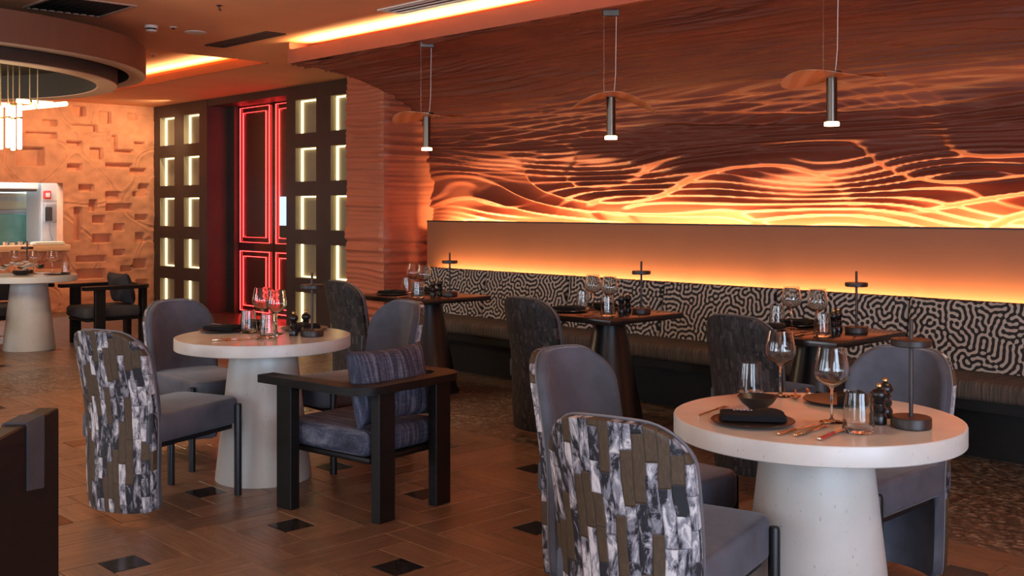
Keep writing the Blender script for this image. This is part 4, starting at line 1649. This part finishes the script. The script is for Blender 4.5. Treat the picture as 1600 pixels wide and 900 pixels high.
sd = empty("smoke_detector", (-8.35, 3.93, CZ))
tag(sd, "white round smoke detector on the ceiling", "smoke detector")
MB().lathe([(.052, 0), (.054, -.004), (.054, -.018), (.048, -.022)], n=32).build("base", "off_white_plastic", sd)
MB().lathe([(.034, -.022), (.034, -.036)], n=28).build("grille", "vent_black", sd)
MB().lathe([(.046, -.036), (.042, -.046), (.012, -.052), (0, -.053)], n=32).build("cover", "off_white_plastic", sd)
for x, y, l in ((-8.76, 3.49, "small ceiling sprinkler beside the square air grille"), (-11.0, 5.2, "small ceiling sprinkler inside the glowing tray")):
    zc = CZ if y < 4 else CZ + .17
    sp_ = empty("sprinkler", (x, y, zc))
    tag(sp_, l, "sprinkler", "ceiling sprinklers")
    MB().lathe([(.036, 0), (.036, -.004), (.012, -.008)], n=24).build("escutcheon", "off_white_plastic", sp_)
    MB().lathe([(.008, -.006), (.008, -.03), (.016, -.032), (.016, -.035), (0, -.036)], n=16).build("head", "ring_lip", sp_)
se_ = empty("ceiling_sensor", (-8.29, 4.09, CZ))
tag(se_, "tiny white ceiling sensor between smoke detector and speaker", "sensor")
MB().lathe([(.030, 0), (.030, -.005), (.020, -.008)], n=24).build("ring", "off_white_plastic", se_)
MB().lathe([(.017, -.008), (.012, -.018), (0, -.021)], n=20).build("lens", "gunmetal", se_)
cs = empty("ceiling_speaker", (-8.40, 4.34, CZ))
tag(cs, "flat round white ceiling speaker", "speaker")
MB().lathe([(.090, 0), (.090, -.005), (.084, -.007)], n=40).build("rim", "off_white_plastic", cs)
MB().lathe([(.084, -.007), (0, -.009)], n=40, cap=False).build("grille", "off_white_plastic", cs)
hk = empty("ceiling_hook", (-7.17, 3.89, CZ))
tag(hk, "small dark hook on the ceiling above the left chairs", "hook")
MB().lathe([(.02, 0), (.02, -.006), (.006, -.01)], n=16).build("plate", "umber_metal", hk)
MB().tube([(0, 0, -.008), (0, 0, -.03), (.012, 0, -.042), (.024, 0, -.03)], .004, 6).build("hook", "umber_metal", hk)

# ================================================================== KITCHEN THINGS SEEN THROUGH THE HATCH
XK = XL - .25
hood = empty("extractor_hood", (XK - .9, 4.93, 1.67))
tag(hood, "white extractor hood across the top of the kitchen hatch", "extractor hood")
MB().rbox(-.5, .45, -1.1, .82, .02, .26, .01, 1).build("canopy", "kitchen_white", hood)
MB().box(-.48, .43, -1.08, .80, -.01, .03).build("filter_edge", "kitchen_dark", hood, smooth=False)
ov = empty("glass_door_oven", (XK - 1.5, 5.60, .60))
tag(ov, "grey kitchen oven with green glass door seen through the hatch", "oven")
MB().rbox(-.3, .3, -.52, .40, 0, .80, .015, 1).build("body", "kitchen_grey", ov)
MB().rbox(.30, .33, -.16, .25, .30, .74, .012, 1).build("door_glass", "green_glass", ov)
MB().rbox(.30, .335, .30, .33, .15, .72, .008, 1).build("handle", "kitchen_dark", ov)
pn = empty("control_panel", (XK - 1.5, 5.60, 1.40))
tag(pn, "beige appliance box with dark button row on the kitchen oven", "appliance")
MB().rbox(-.3, .28, -.42, .30, .0, .24, .012, 1).build("body", "kitchen_beige", pn)
for k in range(6):
    MB().box(.28, .286, -.20 + .075 * k, -.15 + .075 * k, .13, .19).build("button", "kitchen_grey", pn, smooth=False)
fz = empty("kitchen_cabinet", (XK - .78, 6.08, 0))
tag(fz, "tall white kitchen cabinet at the right side of the hatch", "cabinet")
MB().rbox(-.3, .3, -.28, .30, 0, 2.1, .01, 1).build("body", "kitchen_white", fz)
MB().box(.3, .305, -.27, .29, 1.52, 1.53).build("door_gap", "kitchen_grey", fz, smooth=False)
ph = empty("wall_phone", (XK - .48, 5.93, 1.22))
tag(ph, "grey wall phone with dark keypad on the white kitchen cabinet", "phone")
MB().rbox(-.0, .05, -.10, .10, 0, .27, .012, 1).build("body", "kitchen_grey", ph)
MB().rbox(.05, .06, -.10, .00, .02, .22, .004, 1).build("keypad", "kitchen_dark", ph)
MB().tube([(.03, -.03, .0), (.035, -.03, -.1), (.03, -.01, -.2), (.02, .02, -.26)], .006, 6).build("cord", "kitchen_grey", ph)
rb = empty("alarm_box", (XK - .48, 5.87, 1.55))
tag(rb, "small red alarm box high on the white kitchen cabinet", "alarm box")
MB().rbox(0, .05, -.05, .05, 0, .12, .008, 1).build("case", "red_plastic", rb)
MB().rbox(.05, .055, -.03, .03, .03, .09, .003, 1).build("plate", "kitchen_white", rb)
tw = empty("folded_towel", (XL + .0, 5.62, HZ0))
tag(tw, "cream folded towel lying on the hatch ledge", "towel")
MB().rbox(-.11, .10, -.24, .20, .0, .022, .010, 2).build("lower_fold", "towel_cream", tw)
MB().rbox(-.10, .09, -.20, .19, .022, .042, .009, 2).build("upper_fold", "towel_cream", tw)
for k, (y, hgt) in enumerate(((5.08, .05), (5.17, .04), (5.27, .05), (5.36, .035))):
    pt = MB().lathe([(.028, 0), (.034, hgt), (.031, hgt), (.026, .005), (0, .005)], (0, 0, 0), 18, cap=False).build("steel_pot", "steel")
    pt.location = (XL - .05, y, HZ0)
    tag(pt, ["leftmost", "second", "third", "rightmost"][k] + " small steel pot on the hatch ledge", "pot", "steel pots on the hatch ledge")
